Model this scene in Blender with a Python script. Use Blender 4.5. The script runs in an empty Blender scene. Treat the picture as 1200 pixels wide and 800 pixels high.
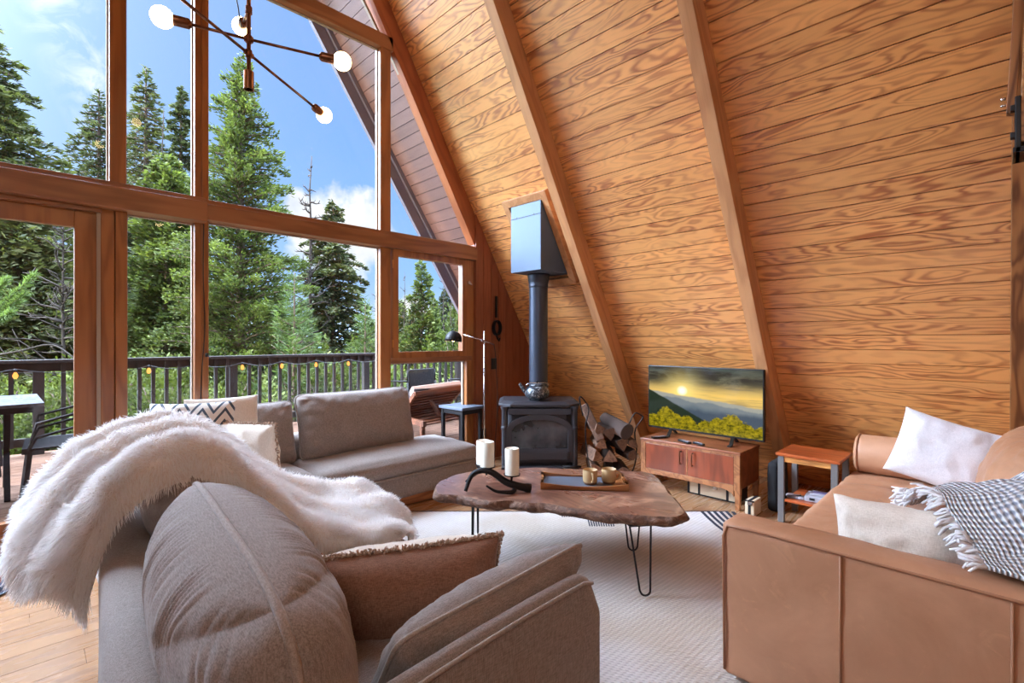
import bpy, bmesh, math, random
import numpy as np
from mathutils import Vector, Matrix, noise, Euler

C = bpy.context.scene.collection
PI = math.pi
rnd = random.Random(7)

# ------------------------------------------------------------------ colours
def lin(r, g, b):
    f = lambda v: (v/12.92 if v <= .04045 else ((v+.055)/1.055)**2.4)
    return (f(r/255), f(g/255), f(b/255), 1.0)

# ------------------------------------------------------------------ node helper
class NT:
    def __init__(self, name):
        self.m = bpy.data.materials.new(name)
        self.m.use_nodes = True
        self.t = self.m.node_tree
        self.t.nodes.clear()
        self.out = self.t.nodes.new('ShaderNodeOutputMaterial')
    def n(self, kind, props=None, **ins):
        nd = self.t.nodes.new('ShaderNode' + kind)
        for k, v in (props or {}).items():
            setattr(nd, k, v)
        for k, v in ins.items():
            key = int(k[1:]) if k[0] == 'i' and k[1:].isdigit() else k.replace('_', ' ')
            self.set(nd.inputs[key], v)
        return nd
    def set(self, sock, v):
        if isinstance(v, bpy.types.NodeSocket):
            self.t.links.new(v, sock)
        elif isinstance(v, bpy.types.Node):
            self.t.links.new(v.outputs[0], sock)
        else:
            sock.default_value = v
    def math(self, op, a, b=0.0, c=None, clamp=False):
        nd = self.t.nodes.new('ShaderNodeMath'); nd.operation = op; nd.use_clamp = clamp
        self.set(nd.inputs[0], a); self.set(nd.inputs[1], b)
        if c is not None: self.set(nd.inputs[2], c)
        return nd.outputs[0]
    def mix(self, f, a, b, blend='MIX'):
        nd = self.t.nodes.new('ShaderNodeMix'); nd.data_type = 'RGBA'; nd.blend_type = blend
        self.set(nd.inputs[0], f); self.set(nd.inputs[6], a); self.set(nd.inputs[7], b)
        return nd.outputs[2]
    def ramp(self, f, stops, interp='LINEAR'):
        nd = self.t.nodes.new('ShaderNodeValToRGB')
        cr = nd.color_ramp; cr.interpolation = interp
        while len(cr.elements) < len(stops): cr.elements.new(.5)
        for e, (p, c) in zip(cr.elements, stops):
            e.position = p; e.color = c if len(c) == 4 else (*c, 1)
        self.set(nd.inputs[0], f)
        return nd.outputs[0]
    def noise(self, vec, scale, detail=2.0, rough=.5, dist=0.0):
        return self.n('TexNoise', Vector=vec, Scale=scale, Detail=detail, Roughness=rough, Distortion=dist).outputs[0]
    def maprange(self, v, a, b, c=0.0, d=1.0):
        nd = self.t.nodes.new('ShaderNodeMapRange')
        self.set(nd.inputs[0], v)
        for i, x in enumerate((a, b, c, d)): self.set(nd.inputs[i+1], x)
        return nd.outputs[0]
    def obj(self): return self.n('TexCoord').outputs['Object']
    def uv(self): return self.n('TexCoord').outputs['UV']
    def xyz(self, v): return self.n('SeparateXYZ', Vector=v).outputs
    def comb(self, x, y, z): return self.n('CombineXYZ', X=x, Y=y, Z=z).outputs[0]
    def bump(self, h, strength=.3, dist=.01):
        return self.n('Bump', Height=h, Strength=strength, Distance=dist).outputs[0]
    def bsdf(self, color, rough=.5, metallic=0.0, coat=0.0, coat_rough=.1, normal=None, spec=.5, sheen=0.0, emit=None, estr=0.0, sss=0.0):
        nd = self.t.nodes.new('ShaderNodeBsdfPrincipled')
        self.set(nd.inputs['Base Color'], color); self.set(nd.inputs['Roughness'], rough)
        self.set(nd.inputs['Metallic'], metallic); self.set(nd.inputs['Specular IOR Level'], spec)
        nd.inputs['Coat Weight'].default_value = coat; nd.inputs['Coat Roughness'].default_value = coat_rough
        nd.inputs['Sheen Weight'].default_value = sheen; nd.inputs['Sheen Roughness'].default_value = .4
        if normal is not None: self.set(nd.inputs['Normal'], normal)
        if emit is not None:
            self.set(nd.inputs['Emission Color'], emit); self.set(nd.inputs['Emission Strength'], estr)
        return nd
    def done(self, shader):
        self.t.links.new(shader.outputs[0] if isinstance(shader, bpy.types.Node) else shader, self.out.inputs[0])
        return self.m

# ------------------------------------------------------------------ mesh builder (world coordinates)
MATS = {}
def mw(o): return MATS.get(o.name, Matrix.Identity(4)) if o else Matrix.Identity(4)

class MB:
    def __init__(self): self.v = []; self.f = []; self.uv = None
    def add(self, vs, fs):
        k = len(self.v); self.v += [tuple(p) for p in vs]; self.f += [tuple(i+k for i in f) for f in fs]
        return self
    def box(self, c, s, rz=0.0, m=None):
        hx, hy, hz = s[0]/2, s[1]/2, s[2]/2
        vs = [(x, y, z) for x in (-hx, hx) for y in (-hy, hy) for z in (-hz, hz)]
        M = Matrix.Translation(c) @ Matrix.Rotation(rz, 4, 'Z')
        if m is not None: M = m @ M
        return self.add([M @ Vector(v) for v in vs],
                        [(0, 1, 3, 2), (4, 6, 7, 5), (0, 4, 5, 1), (2, 3, 7, 6), (0, 2, 6, 4), (1, 5, 7, 3)])
    def bx(self, x0, x1, y0, y1, z0, z1):
        return self.box(((x0+x1)/2, (y0+y1)/2, (z0+z1)/2), (x1-x0, y1-y0, z1-z0))
    def bar(self, a, b, w, h, up=(0, 0, 1)):
        a, b = Vector(a), Vector(b); d = (b-a); L = d.length; d.normalize()
        u = Vector(up); s = d.cross(u)
        if s.length < 1e-4: s = d.cross(Vector((1, 0, 0)))
        s.normalize(); u = s.cross(d)
        M = Matrix((s, d, u)).transposed().to_4x4(); M.translation = (a+b)/2
        return self.box((0, 0, 0), (w, L, h), 0, M)
    def tube(self, pts, r, n=8, closed=False, flat=1.0):
        pts = [Vector(p) for p in pts]; N = len(pts)
        rs = r if isinstance(r, (list, tuple)) else [r]*N
        prev = None; rings = []
        for i, p in enumerate(pts):
            if closed: t = pts[(i+1) % N]-pts[i-1]
            else: t = pts[min(i+1, N-1)]-pts[max(i-1, 0)]
            if t.length < 1e-9: t = Vector((0, 0, 1))
            t.normalize()
            if prev is None:
                a = t.cross(Vector((0, 0, 1)))
                if a.length < .05: a = t.cross(Vector((1, 0, 0)))
            else:
                a = prev-t*prev.dot(t)
                if a.length < 1e-5: a = t.cross(Vector((0, 1, .3)))
            a.normalize(); prev = a; b = t.cross(a)
            rings.append([p+(a*math.cos(2*PI*k/n)+b*math.sin(2*PI*k/n)*flat)*rs[i] for k in range(n)])
        vs = [q for ring in rings for q in ring]; fs = []
        for i in range(N if closed else N-1):
            j = (i+1) % N
            for k in range(n):
                k2 = (k+1) % n
                fs.append((i*n+k, i*n+k2, j*n+k2, j*n+k))
        if not closed:
            fs.append(tuple(range(n-1, -1, -1))); fs.append(tuple((N-1)*n+k for k in range(n)))
        return self.add(vs, fs)
    def lathe(self, prof, c=(0, 0, 0), n=24, m=None):
        vs = []; fs = []; P = len(prof)
        M = Matrix.Translation(c)
        if m is not None: M = M @ m
        for r, z in prof:
            for k in range(n):
                a = 2*PI*k/n; vs.append(M @ Vector((r*math.cos(a), r*math.sin(a), z)))
        for i in range(P-1):
            for k in range(n):
                k2 = (k+1) % n
                fs.append((i*n+k, i*n+k2, (i+1)*n+k2, (i+1)*n+k))
        if prof[0][0] > 1e-5: fs.append(tuple(range(n-1, -1, -1)))
        if prof[-1][0] > 1e-5: fs.append(tuple((P-1)*n+k for k in range(n)))
        return self.add(vs, fs)
    def prism(self, poly, a0, a1, axis='z'):
        # poly: 2-D outline; axis z -> (x,y), y -> (x,z), x -> (y,z)
        def P(p, a):
            return {'z': (p[0], p[1], a), 'y': (p[0], a, p[1]), 'x': (a, p[0], p[1])}[axis]
        n = len(poly)
        vs = [P(p, a0) for p in poly]+[P(p, a1) for p in poly]
        fs = [tuple(range(n-1, -1, -1)), tuple(range(n, 2*n))]
        fs += [(i, (i+1) % n, n+(i+1) % n, n+i) for i in range(n)]
        return self.add(vs, fs)
    def grid(self, P, nu, nv, cu=False, cv=False):
        # P[i][j] points
        vs = [P[i][j] for i in range(nu) for j in range(nv)]; fs = []
        for i in range(nu if cu else nu-1):
            for j in range(nv if cv else nv-1):
                i2, j2 = (i+1) % nu, (j+1) % nv
                fs.append((i*nv+j, i2*nv+j, i2*nv+j2, i*nv+j2))
        return self.add(vs, fs)
    def build(self, name, material, parent=None, smooth=False, bevel=0.0, seg=2, sub=0, uv=None, autos=None, frame=None):
        me = bpy.data.meshes.new(name)
        inv = mw(parent).inverted() if frame is None else frame.inverted()
        me.from_pydata([inv @ Vector(v) for v in self.v], [], self.f)
        me.validate(clean_customdata=False)
        bm = bmesh.new(); bm.from_mesh(me); bmesh.ops.recalc_face_normals(bm, faces=bm.faces); bm.to_mesh(me); bm.free()
        if smooth or autos is not None:
            me.polygons.foreach_set('use_smooth', [True]*len(me.polygons))
        if autos is not None:
            me.set_sharp_from_angle(angle=math.radians(autos))
        if uv is not None:
            l = me.uv_layers.new(name='UVMap')
            for lp in me.loops: l.data[lp.index].uv = uv[lp.vertex_index]
        if material: me.materials.append(material)
        o = bpy.data.objects.new(name, me); C.objects.link(o)
        if frame is not None and parent is None: o.matrix_world = frame; MATS[o.name] = frame.copy()
        elif parent is not None: o.parent = parent; MATS[o.name] = mw(parent).copy()
        if bevel > 0:
            b = o.modifiers.new('Bevel', 'BEVEL'); b.width = bevel; b.segments = seg; b.limit_method = 'ANGLE'; b.angle_limit = .6
            b.harden_normals = False
        if sub:
            s = o.modifiers.new('Sub', 'SUBSURF'); s.levels = sub; s.render_levels = sub
        return o

def tag(o, label=None, cat=None, group=None, kind=None):
    if label: o['label'] = label
    if cat: o['category'] = cat
    if group: o['group'] = group
    if kind: o['kind'] = kind
    return o
def thing(name, label, cat, loc=(0, 0, 0), rz=0.0, group=None, kind=None):
    o = bpy.data.objects.new(name, None); C.objects.link(o)
    o.empty_display_size = .1
    o.location = loc; o.rotation_euler = (0, 0, rz)
    MATS[o.name] = Matrix.Translation(loc) @ Matrix.Rotation(rz, 4, 'Z')
    return tag(o, label, cat, group, kind)
def copy_tree(o, loc=None, rz=None, label=None, scale=None):
    r = o.copy(); C.objects.link(r)
    for ch in o.children:
        c = ch.copy(); C.objects.link(c); c.parent = r
        for g in ch.children:
            d = g.copy(); C.objects.link(d); d.parent = c
    if loc is not None: r.location = loc
    if rz is not None: r.rotation_euler = (0, 0, rz)
    if scale is not None: r.scale = (scale,)*3 if not isinstance(scale, tuple) else scale
    if label: r['label'] = label
    return r
def struct(o): o['kind'] = 'structure'; return o
def spline(ctrl, n):
    # Catmull-Rom through control points (tuples of any length)
    P = [np.array(p, float) for p in ctrl]; P = [2*P[0]-P[1]]+P+[2*P[-1]-P[-2]]
    out = []; S = len(P)-3
    for k in range(n):
        t = k/(n-1)*S; i = min(int(t), S-1); t -= i
        a, b, c, d = P[i:i+4]
        out.append(.5*((2*b)+(-a+c)*t+(2*a-5*b+4*c-d)*t*t+(-a+3*b-3*c+d)*t**3))
    return out
def ns(x, y, z): return noise.noise(Vector((x, y, z)))

def quads_object(name, V, material, parent=None, attr=None, tri=False, smooth=False):
    """V: (n,4,3) quads in parent-local coordinates -> one mesh; attr: {name: per-vertex values}"""
    V = np.asarray(V, np.float32); k = V.shape[1]; n = V.shape[0]
    me = bpy.data.meshes.new(name)
    me.vertices.add(n*k); me.vertices.foreach_set('co', V.reshape(-1))
    me.loops.add(n*k); me.loops.foreach_set('vertex_index', np.arange(n*k, dtype=np.int32))
    me.polygons.add(n); me.polygons.foreach_set('loop_start', np.arange(0, n*k, k, dtype=np.int32))
    me.polygons.foreach_set('loop_total', np.full(n, k, np.int32))
    me.update(calc_edges=True)
    for an, vals in (attr or {}).items():
        a = me.attributes.new(an, 'FLOAT', 'POINT'); a.data.foreach_set('value', np.asarray(vals, np.float32).reshape(-1))
    me.materials.append(material)
    o = bpy.data.objects.new(name, me); C.objects.link(o)
    if parent: o.parent = parent
    return o

# ------------------------------------------------------------------ pillows
def pillow(w, h, t, nu=28, nv=28, pinch=.06, power=.5, wr=.012, seed=0, frq=5.0, sag=0.0, gather=0.0, gf=38, gext=3.0, rn=0):
    """knife-edge cushion in local x (width), z (height), y (thickness); centred; returns MB, rim loop"""
    mb = MB(); top = []; bot = []
    def edge(u, v):
        if rn:
            k_ = max(abs(u), abs(v))/max(1e-6, (abs(u)**rn+abs(v)**rn)**(1/rn)); u, v = u*k_, v*k_
        x = u*w/2*(1-pinch*(1-v*v)*abs(u)**3*.8)
        z = v*h/2*(1-pinch*(1-u*u)*abs(v)**3*.8)
        return x, z
    P = {}
    vs = []; idx = {}
    us = [math.sin((i/nu-.5)*PI)*.62+(i/nu-.5)*2*.38 for i in range(nu+1)]
    vs_ = [math.sin((i/nv-.5)*PI)*.62+(i/nv-.5)*2*.38 for i in range(nv+1)]
    for side in (1, -1):
        for i, u in enumerate(us):
            for j, v in enumerate(vs_):
                rim = i in (0, nu) or j in (0, nv)
                if side == -1 and rim: idx[side, i, j] = idx[1, i, j]; continue
                x, z = edge(u, v)
                th = max(0, (1-abs(u)**2.6)*(1-abs(v)**2.6))**power*t/2
                if not rim:
                    e = ns(u*frq*w*1.2+seed, v*frq*h*1.2, seed*3.7+side)*.6+ns(u*frq*2.3*w+seed, v*frq*2.3*h+5, side*9+seed)*.4
                    # folds radiating from the edges
                    k = (1-min(1-abs(u), 1-abs(v)))**gext
                    wv = .10*v+.25*ns(u*2+seed, v*1.5, seed+4)
                    g = math.sin(((u*w/2+wv*.12)*gf if (abs(v) > abs(u) or gf > 100) else v*h/2*gf)+(10*ns(u*4+seed, v*.8, seed) if gf > 100 else 4*ns(u*3+seed, v*3, seed)))
                    if gf > 100:
                        k = max(0, (v+.95)/1.95)**.9*(1-u**6); g = (abs(g)**1.3-.5)*(.6+1.0*ns(u*9+seed, v*1.6, 5.0+side))
                    th += wr*e*2+gather*g*k*min(1, (1-max(abs(u), abs(v)))*9)
                if sag: z -= sag*(1-u*u)*max(0, v)*h
                idx[side, i, j] = len(vs); vs.append((x, side*max(th, .002) if not rim else 0.0, z))
    fs = []
    for side in (1, -1):
        for i in range(nu):
            for j in range(nv):
                q = (idx[side, i, j], idx[side, i+1, j], idx[side, i+1, j+1], idx[side, i, j+1])
                fs.append(q if side == -1 else q[::-1])
    mb.add(vs, fs)
    rim = [vs[idx[1, i, 0]] for i in range(nu)]+[vs[idx[1, nu, j]] for j in range(nv)]+\
          [vs[idx[1, i, nv]] for i in range(nu, 0, -1)]+[vs[idx[1, 0, j]] for j in range(nv, 0, -1)]
    return mb, rim
def xform(mb, M):
    mb.v = [tuple(M @ Vector(p)) for p in mb.v]; return mb
def frame3(c, xdir, zdir):
    """matrix with local x along xdir, local z close to zdir"""
    x = Vector(xdir).normalized(); z = Vector(zdir); z = (z-x*z.dot(x)).normalized(); y = z.cross(x)
    M = Matrix((x, y, z)).transposed().to_4x4(); M.translation = c
    return M

def softbox(x0, x1, y0, y1, z0, z1, r=.05, n=14, puff=.02, seed=0, wr=.004, crown=0.0):
    """upholstered block: rounded box with a slightly crowned, wrinkled surface"""
    mb = MB(); cx, cy, cz = (x0+x1)/2, (y0+y1)/2, (z0+z1)/2; hx, hy, hz = (x1-x0)/2, (y1-y0)/2, (z1-z0)/2
    nx = max(6, min(44, int(2*hx/.045))); ny = max(6, min(44, int(2*hy/.045))); nz = max(6, min(20, int(2*hz/.03)))
    def vtx(a, b, c):
        p = Vector((a*hx, b*hy, c*hz))
        q = Vector((max(-hx+r, min(hx-r, p.x)), max(-hy+r, min(hy-r, p.y)), max(-hz+r, min(hz-r, p.z))))
        d = p-q
        if d.length > 1e-6: d.normalize(); p2 = q+d*r
        else: p2 = q; d = Vector((0, 0, 1))
        w = puff*(1-a*a)*(1-b*b) if abs(c) > .99 else (puff*(1-a*a)*(1-c*c) if abs(b) > .99 else puff*(1-b*b)*(1-c*c))
        p2 += d*(w+wr*ns(p2.x*7+seed, p2.y*7, p2.z*7)+wr*.7*ns(p2.x*17+seed, p2.y*17, p2.z*17))
        if crown: p2.z += crown*(1-a*a)*(1-b*b)*(c+1)/2
        return (p2.x+cx, p2.y+cy, p2.z+cz)
    cs = lambda n_: [math.sin((i/n_-.5)*PI)*.5+(i/n_-.5)*1.0 for i in range(n_+1)]
    X, Y, Z = cs(nx), cs(ny), cs(nz)
    cache = {}; vs = []
    def vid(a, b, c):
        k = (round(a, 5), round(b, 5), round(c, 5))
        if k not in cache: cache[k] = len(vs); vs.append(vtx(a, b, c))
        return cache[k]
    fs = []
    for A, B, mk in ((X, Y, lambda a, b, s: vid(a, b, s)), (X, Z, lambda a, b, s: vid(a, s, b)), (Y, Z, lambda a, b, s: vid(s, a, b))):
        for s in (-1, 1):
            for i in range(len(A)-1):
                for j in range(len(B)-1):
                    fs.append((mk(A[i], B[j], s), mk(A[i+1], B[j], s), mk(A[i+1], B[j+1], s), mk(A[i], B[j+1], s)))
    return mb.add(vs, fs)
# ------------------------------------------------------------------ materials
def plank_mat(name, light, dark, pitch, grain=14.0, rough=.42, coat=.25, coat_rough=.28, contrast=1.0, stretch=1.1, across=8.0, vary=.35, run=0, cross=1, spec=.5):
    t = NT(name); p = t.xyz(t.obj())
    a, b = p[run], p[cross]
    idx = t.math('FLOOR', t.math('DIVIDE', b, pitch))
    wn = t.n('TexWhiteNoise', {'noise_dimensions': '1D'}, W=t.math('ADD', idx, 17.3)); off = wn.outputs['Value']
    bb = t.math('MULTIPLY', b, across)
    v = t.comb(t.math('ADD', t.math('MULTIPLY', a, stretch), t.math('MULTIPLY', off, 61.0)), bb, t.math('MULTIPLY', off, 23.0))
    n1 = t.noise(v, 1.0, 2.5, .5, .3)
    rings = t.math('MULTIPLY', t.math('ADD', t.math('SINE', t.math('MULTIPLY', n1, 2*PI*grain)), 1.0), .5)
    line = t.math('POWER', rings, 1.7)
    amt = t.maprange(t.noise(v, .8, 1.0), .35, .65, .25, 1.0)
    fib = t.noise(t.comb(t.math('MULTIPLY', a, 5.0), t.math('MULTIPLY', b, 240.0), off), 1.0, 2.0)
    fac = t.math('MULTIPLY', t.math('MULTIPLY', line, amt), contrast, clamp=True)
    fac = t.math('ADD', fac, t.math('MULTIPLY', t.math('SUBTRACT', fib, .5), .25), clamp=True)
    col = t.mix(fac, light, dark)
    tint = t.ramp(off, [(0, (.74, .70, .66)), (.5, (.95, .94, .93)), (1, (1.1, 1.08, 1.05))])
    col = t.mix(vary, col, t.mix(1.0, col, tint, 'MULTIPLY'))
    nrm = t.bump(t.math('ADD', fac, fib), .12, .002)
    return t.done(t.bsdf(col, t.maprange(fac, 0, 1, rough-.04, rough+.1), coat=coat, coat_rough=coat_rough, normal=nrm, spec=spec))

def wood_mat(name, light, dark, axis=2, grain=9.0, rough=.42, coat=.15, across=5.0, contrast=.8, coat_rough=.2, stretch=.7):
    t = NT(name); p = t.xyz(t.obj())
    r = t.n('ObjectInfo').outputs['Random']
    s = [t.math('MULTIPLY', p[i], stretch if i == axis else across) for i in range(3)]
    s[axis] = t.math('ADD', s[axis], t.math('MULTIPLY', r, 50.0))
    v = t.comb(*s)
    n1 = t.noise(v, 1.0, 3.0, .5, .3)
    line = t.math('POWER', t.math('MULTIPLY', t.math('ADD', t.math('SINE', t.math('MULTIPLY', n1, 2*PI*grain)), 1.0), .5), 1.8)
    f = [t.math('MULTIPLY', p[i], 4.0 if i == axis else 160.0) for i in range(3)]
    fib = t.noise(t.comb(*f), 1.0, 2.0)
    fac = t.math('ADD', t.math('MULTIPLY', line, contrast), t.math('MULTIPLY', t.math('SUBTRACT', fib, .5), .35), clamp=True)
    col = t.mix(fac, light, dark)
    col = t.mix(.5, col, t.mix(1.0, col, t.ramp(t.noise(v, .35, 2.0), [(.3, (.8, .78, .75)), (.7, (1.08, 1.06, 1.03))]), 'MULTIPLY'))
    return t.done(t.bsdf(col, rough, coat=coat, coat_rough=coat_rough, normal=t.bump(fib, .08, .002)))

def plain(name, col, rough=.5, metallic=0.0, coat=0.0, spec=.5, bump=0.0, bscale=60, var=.12, coat_rough=.1):
    t = NT(name); o = t.obj()
    n1 = t.noise(o, 4.0, 4.0, .6)
    c = t.mix(var, col, t.mix(1.0, col, t.ramp(n1, [(.3, (.55, .55, .55)), (.7, (1.35, 1.35, 1.35))]), 'MULTIPLY'))
    nrm = t.bump(t.noise(o, bscale, 3.0), bump, .004) if bump else None
    return t.done(t.bsdf(c, t.maprange(n1, .2, .8, max(.02, rough-.06), rough+.06), metallic, coat, coat_rough, nrm, spec))

def fabric(name, col, col2, scale=420.0, rough=.85, sheen=.3, mott=.10, bump=.22):
    t = NT(name); o = t.obj(); p = t.xyz(o)
    # woven: two crossing thread directions with slubs
    w1 = t.noise(t.comb(t.math('MULTIPLY', p[0], scale*.12), t.math('MULTIPLY', p[1], scale), t.math('MULTIPLY', p[2], scale)), 1.0, 1.0)
    w2 = t.noise(t.comb(t.math('MULTIPLY', p[0], scale), t.math('MULTIPLY', p[1], scale*.5), t.math('MULTIPLY', p[2], scale*.12)), 1.0, 1.0)
    w = t.math('MULTIPLY', t.math('ADD', w1, w2), .5)
    big = t.noise(o, 6.0, 4.0, .6)
    c = t.mix(t.maprange(w, .35, .65), col2, col)
    c = t.mix(mott, c, t.mix(1.0, c, t.ramp(big, [(.3, (.7, .7, .7)), (.7, (1.2, 1.2, 1.2))]), 'MULTIPLY'))
    wr = t.noise(o, 14.0, 4.0, .6, 1.2)
    h = t.math('ADD', t.math('MULTIPLY', w, .5), t.math('MULTIPLY', wr, .18))
    return t.done(t.bsdf(c, rough, normal=t.bump(h, bump, .006), sheen=sheen, spec=.2))

def leather(name, col, col2):
    t = NT(name); o = t.obj()
    big = t.noise(o, 3.0, 5.0, .62, .6); scuff = t.noise(o, 9.0, 6.0, .7, 2.0)
    c = t.mix(t.maprange(big, .3, .7), col2, col)
    c = t.mix(t.maprange(scuff, .58, .75, 0, .45), c, lin(216, 160, 120))
    vor = t.n('TexVoronoi', {'feature': 'DISTANCE_TO_EDGE'}, Vector=o, Scale=260.0).outputs[0]
    cre = t.noise(o, 11.0, 5.0, .6, 1.5)
    h = t.math('ADD', t.math('MULTIPLY', t.math('MINIMUM', vor, .2), .8), t.math('MULTIPLY', cre, .8))
    return t.done(t.bsdf(c, t.maprange(scuff, .3, .7, .36, .52), normal=t.bump(h, .22, .004), spec=.45))

def leafmat(name, dark, bright, trans=.35):
    t = NT(name)
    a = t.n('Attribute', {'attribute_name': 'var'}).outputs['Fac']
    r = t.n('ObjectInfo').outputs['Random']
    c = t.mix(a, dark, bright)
    c = t.mix(t.math('MULTIPLY', r, .25), c, t.mix(1.0, c, (1.25, 1.1, .7, 1), 'MULTIPLY'))
    d = t.bsdf(c, .6, spec=.1)
    tr = t.n('BsdfTranslucent', Color=t.mix(1.0, c, (1.2, 1.3, .5, 1), 'MULTIPLY'))
    return t.done(t.n('MixShader', Fac=trans, i1=d.outputs[0], i2=tr.outputs[0]))

M = {}
PITCH = .128
M['wall'] = plank_mat('fir_wall_boards', lin(240, 172, 102), lin(170, 92, 40), PITCH, grain=12.0, rough=.36, coat=1.0, coat_rough=.36, contrast=.95, stretch=1.3, across=6.5)
M['floor'] = plank_mat('pine_floor_boards', lin(184, 140, 102), lin(136, 92, 60), .142, grain=6.0, rough=.3, coat=.6, coat_rough=.16, contrast=.6, stretch=1.0, across=8.0)
M['deck'] = plank_mat('weathered_deck_boards', lin(122, 92, 76), lin(76, 54, 42), .142, grain=7.0, rough=.75, spec=.08, coat=0.0, contrast=.7, across=9.0)
M['soffit'] = plank_mat('pink_stained_soffit', lin(122, 90, 84), lin(100, 70, 64), PITCH, grain=5.0, rough=.55, coat=0.0, contrast=.4)
M['siding'] = plank_mat('redwood_siding', lin(150, 82, 50), lin(112, 54, 30), .12, grain=5.0, rough=.45, coat=.15, contrast=.6, run=2, cross=0)
M['siding_light'] = plank_mat('fir_back_wall', lin(214, 172, 130), lin(160, 106, 68), .14, grain=5.0, rough=.45, coat=.15, contrast=.6, run=2, cross=0)
M['rafter'] = wood_mat('fir_rafter', lin(208, 152, 104), lin(164, 104, 62), axis=0, grain=6, contrast=.45, rough=.4, coat=.25)
M['redwood'] = wood_mat('redwood_post', lin(166, 104, 54), lin(122, 68, 30), axis=2, grain=5, contrast=.6, rough=.38, coat=.3)
M['redbeam'] = wood_mat('redwood_beam', lin(160, 106, 68), lin(116, 70, 42), axis=0, grain=5, contrast=.6, rough=.42, coat=.15)
M['redrafter'] = wood_mat('redwood_rafter', lin(172, 98, 58), lin(124, 62, 34), axis=0, grain=5, contrast=.5, rough=.4, coat=.2)
M['oldpost_r'] = wood_mat('fir_casing_cathedral', lin(170, 112, 64), lin(104, 58, 28), axis=0, grain=9, contrast=.9, rough=.5, coat=.05)
M['oldpost'] = wood_mat('fir_post_cathedral', lin(160, 104, 58), lin(98, 54, 26), axis=2, grain=9, contrast=.9, rough=.5, coat=.05)
M['bead'] = plain('pale_glazing_bead', lin(160, 140, 122), .5)
M['barge'] = plain('grey_painted_barge_board', lin(104, 100, 112), .6, bump=.1)
M['railwood'] = wood_mat('dark_stained_rail', lin(46, 36, 34), lin(28, 22, 21), axis=2, grain=5, contrast=.6, rough=.7, coat=0)
M['fabric'] = fabric('taupe_linen', lin(166, 154, 148), lin(128, 116, 110))
M['piping'] = fabric('taupe_piping', lin(180, 168, 160), lin(146, 134, 126))
M['plinth'] = wood_mat('oak_plinth', lin(172, 112, 70), lin(128, 76, 42), axis=0)
M['leather'] = leather('tan_leather', lin(202, 150, 116), lin(176, 126, 94))
M['leatherseam'] = plain('leather_seam', lin(166, 114, 82), .5)
M['cream'] = fabric('cream_linen', lin(242, 230, 216), lin(220, 206, 190))
M['rust'] = fabric('dusty_rust_linen', lin(154, 114, 92), lin(118, 82, 64))
M['fringe'] = fabric('fringe_yarn', lin(206, 178, 156), lin(160, 128, 108))
M['white'] = fabric('white_cotton', lin(226, 220, 222), lin(208, 202, 204), mott=.10)
M['blackmetal'] = plain('black_metal', lin(38, 36, 38), .45, .6)
M['iron'] = plain('cast_iron', lin(62, 60, 66), .5, .35, bump=.15, bscale=180)
M['pipe'] = plain('flue_pipe_steel', lin(72, 78, 92), .36, .55)
M['fluebox'] = plain('flue_box_steel', lin(84, 100, 122), .5, .25)
M['bronze'] = plain('bronze_metal', lin(120, 78, 56), .32, .85)
M['brass'] = plain('brass_metal', lin(196, 140, 84), .3, .9)
M['chrome'] = plain('brushed_chrome', lin(200, 198, 198), .2, 1.0)
M['wax'] = plain('ivory_wax', lin(240, 236, 220), .45, var=.04)
M['mug'] = plain('ochre_stoneware', lin(190, 156, 110), .55, coat=.1, var=.2)
M['mugbase'] = plain('raw_clay_foot', lin(120, 78, 48), .7)
M['slate'] = plain('slate_tray_mat', lin(92, 100, 114), .5, var=.5, bump=.2)
M['traywood'] = wood_mat('tray_wood', lin(176, 116, 66), lin(122, 70, 34), axis=0)
M['teak'] = wood_mat('teak_slats', lin(118, 70, 46), lin(78, 44, 28), axis=0, rough=.5)
M['cabinet'] = wood_mat('walnut_cabinet', lin(150, 86, 54), lin(96, 46, 26), axis=1, grain=5, contrast=.6, rough=.35, coat=.3)
M['cabdoor'] = wood_mat('rosewood_door', lin(146, 70, 42), lin(88, 36, 22), axis=2, grain=4, contrast=.6, rough=.3, coat=.4)
M['cedar'] = wood_mat('cedar_top', lin(186, 92, 46), lin(130, 54, 26), axis=1, grain=5, contrast=.7, rough=.3, coat=.4)
M['steel'] = plain('grey_steel_leg', lin(128, 126, 126), .4, .5)
M['pinewood'] = wood_mat('pine_apron', lin(206, 142, 76), lin(150, 92, 44), axis=1)
M['blackcloth'] = plain('black_cloth', lin(30, 29, 32), .85, bump=.2)
M['blackplastic'] = plain('black_plastic', lin(26, 26, 29), .35)
M['greyplastic'] = plain('grey_plastic', lin(172, 168, 176), .45)
M['boxcard'] = plain('beige_case_fabric', lin(214, 190, 160), .7, var=.1)
M['bark'] = plain('log_bark', lin(72, 55, 48), .9, bump=.9, bscale=26, var=.7)
M['trunk'] = plain('tree_bark', lin(104, 84, 72), .9, bump=.8, bscale=14, var=.6)
M['deadwood'] = plain('bare_grey_wood', lin(72, 64, 60), .9, spec=.1, bump=.4, bscale=14, var=.5)
M['terracotta'] = plain('terracotta', lin(176, 92, 56), .6)
M['bluetray'] = plain('blue_enamel', lin(70, 84, 108), .35)
M['patio'] = wood_mat('weathered_patio_wood', lin(74, 76, 88), lin(48, 48, 58), axis=1, rough=.6, coat=0)
M['patiometal'] = plain('patio_iron', lin(40, 36, 40), .6, .3, spec=.2)
M['cushionstripe'] = None
M['logend'] = None

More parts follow.
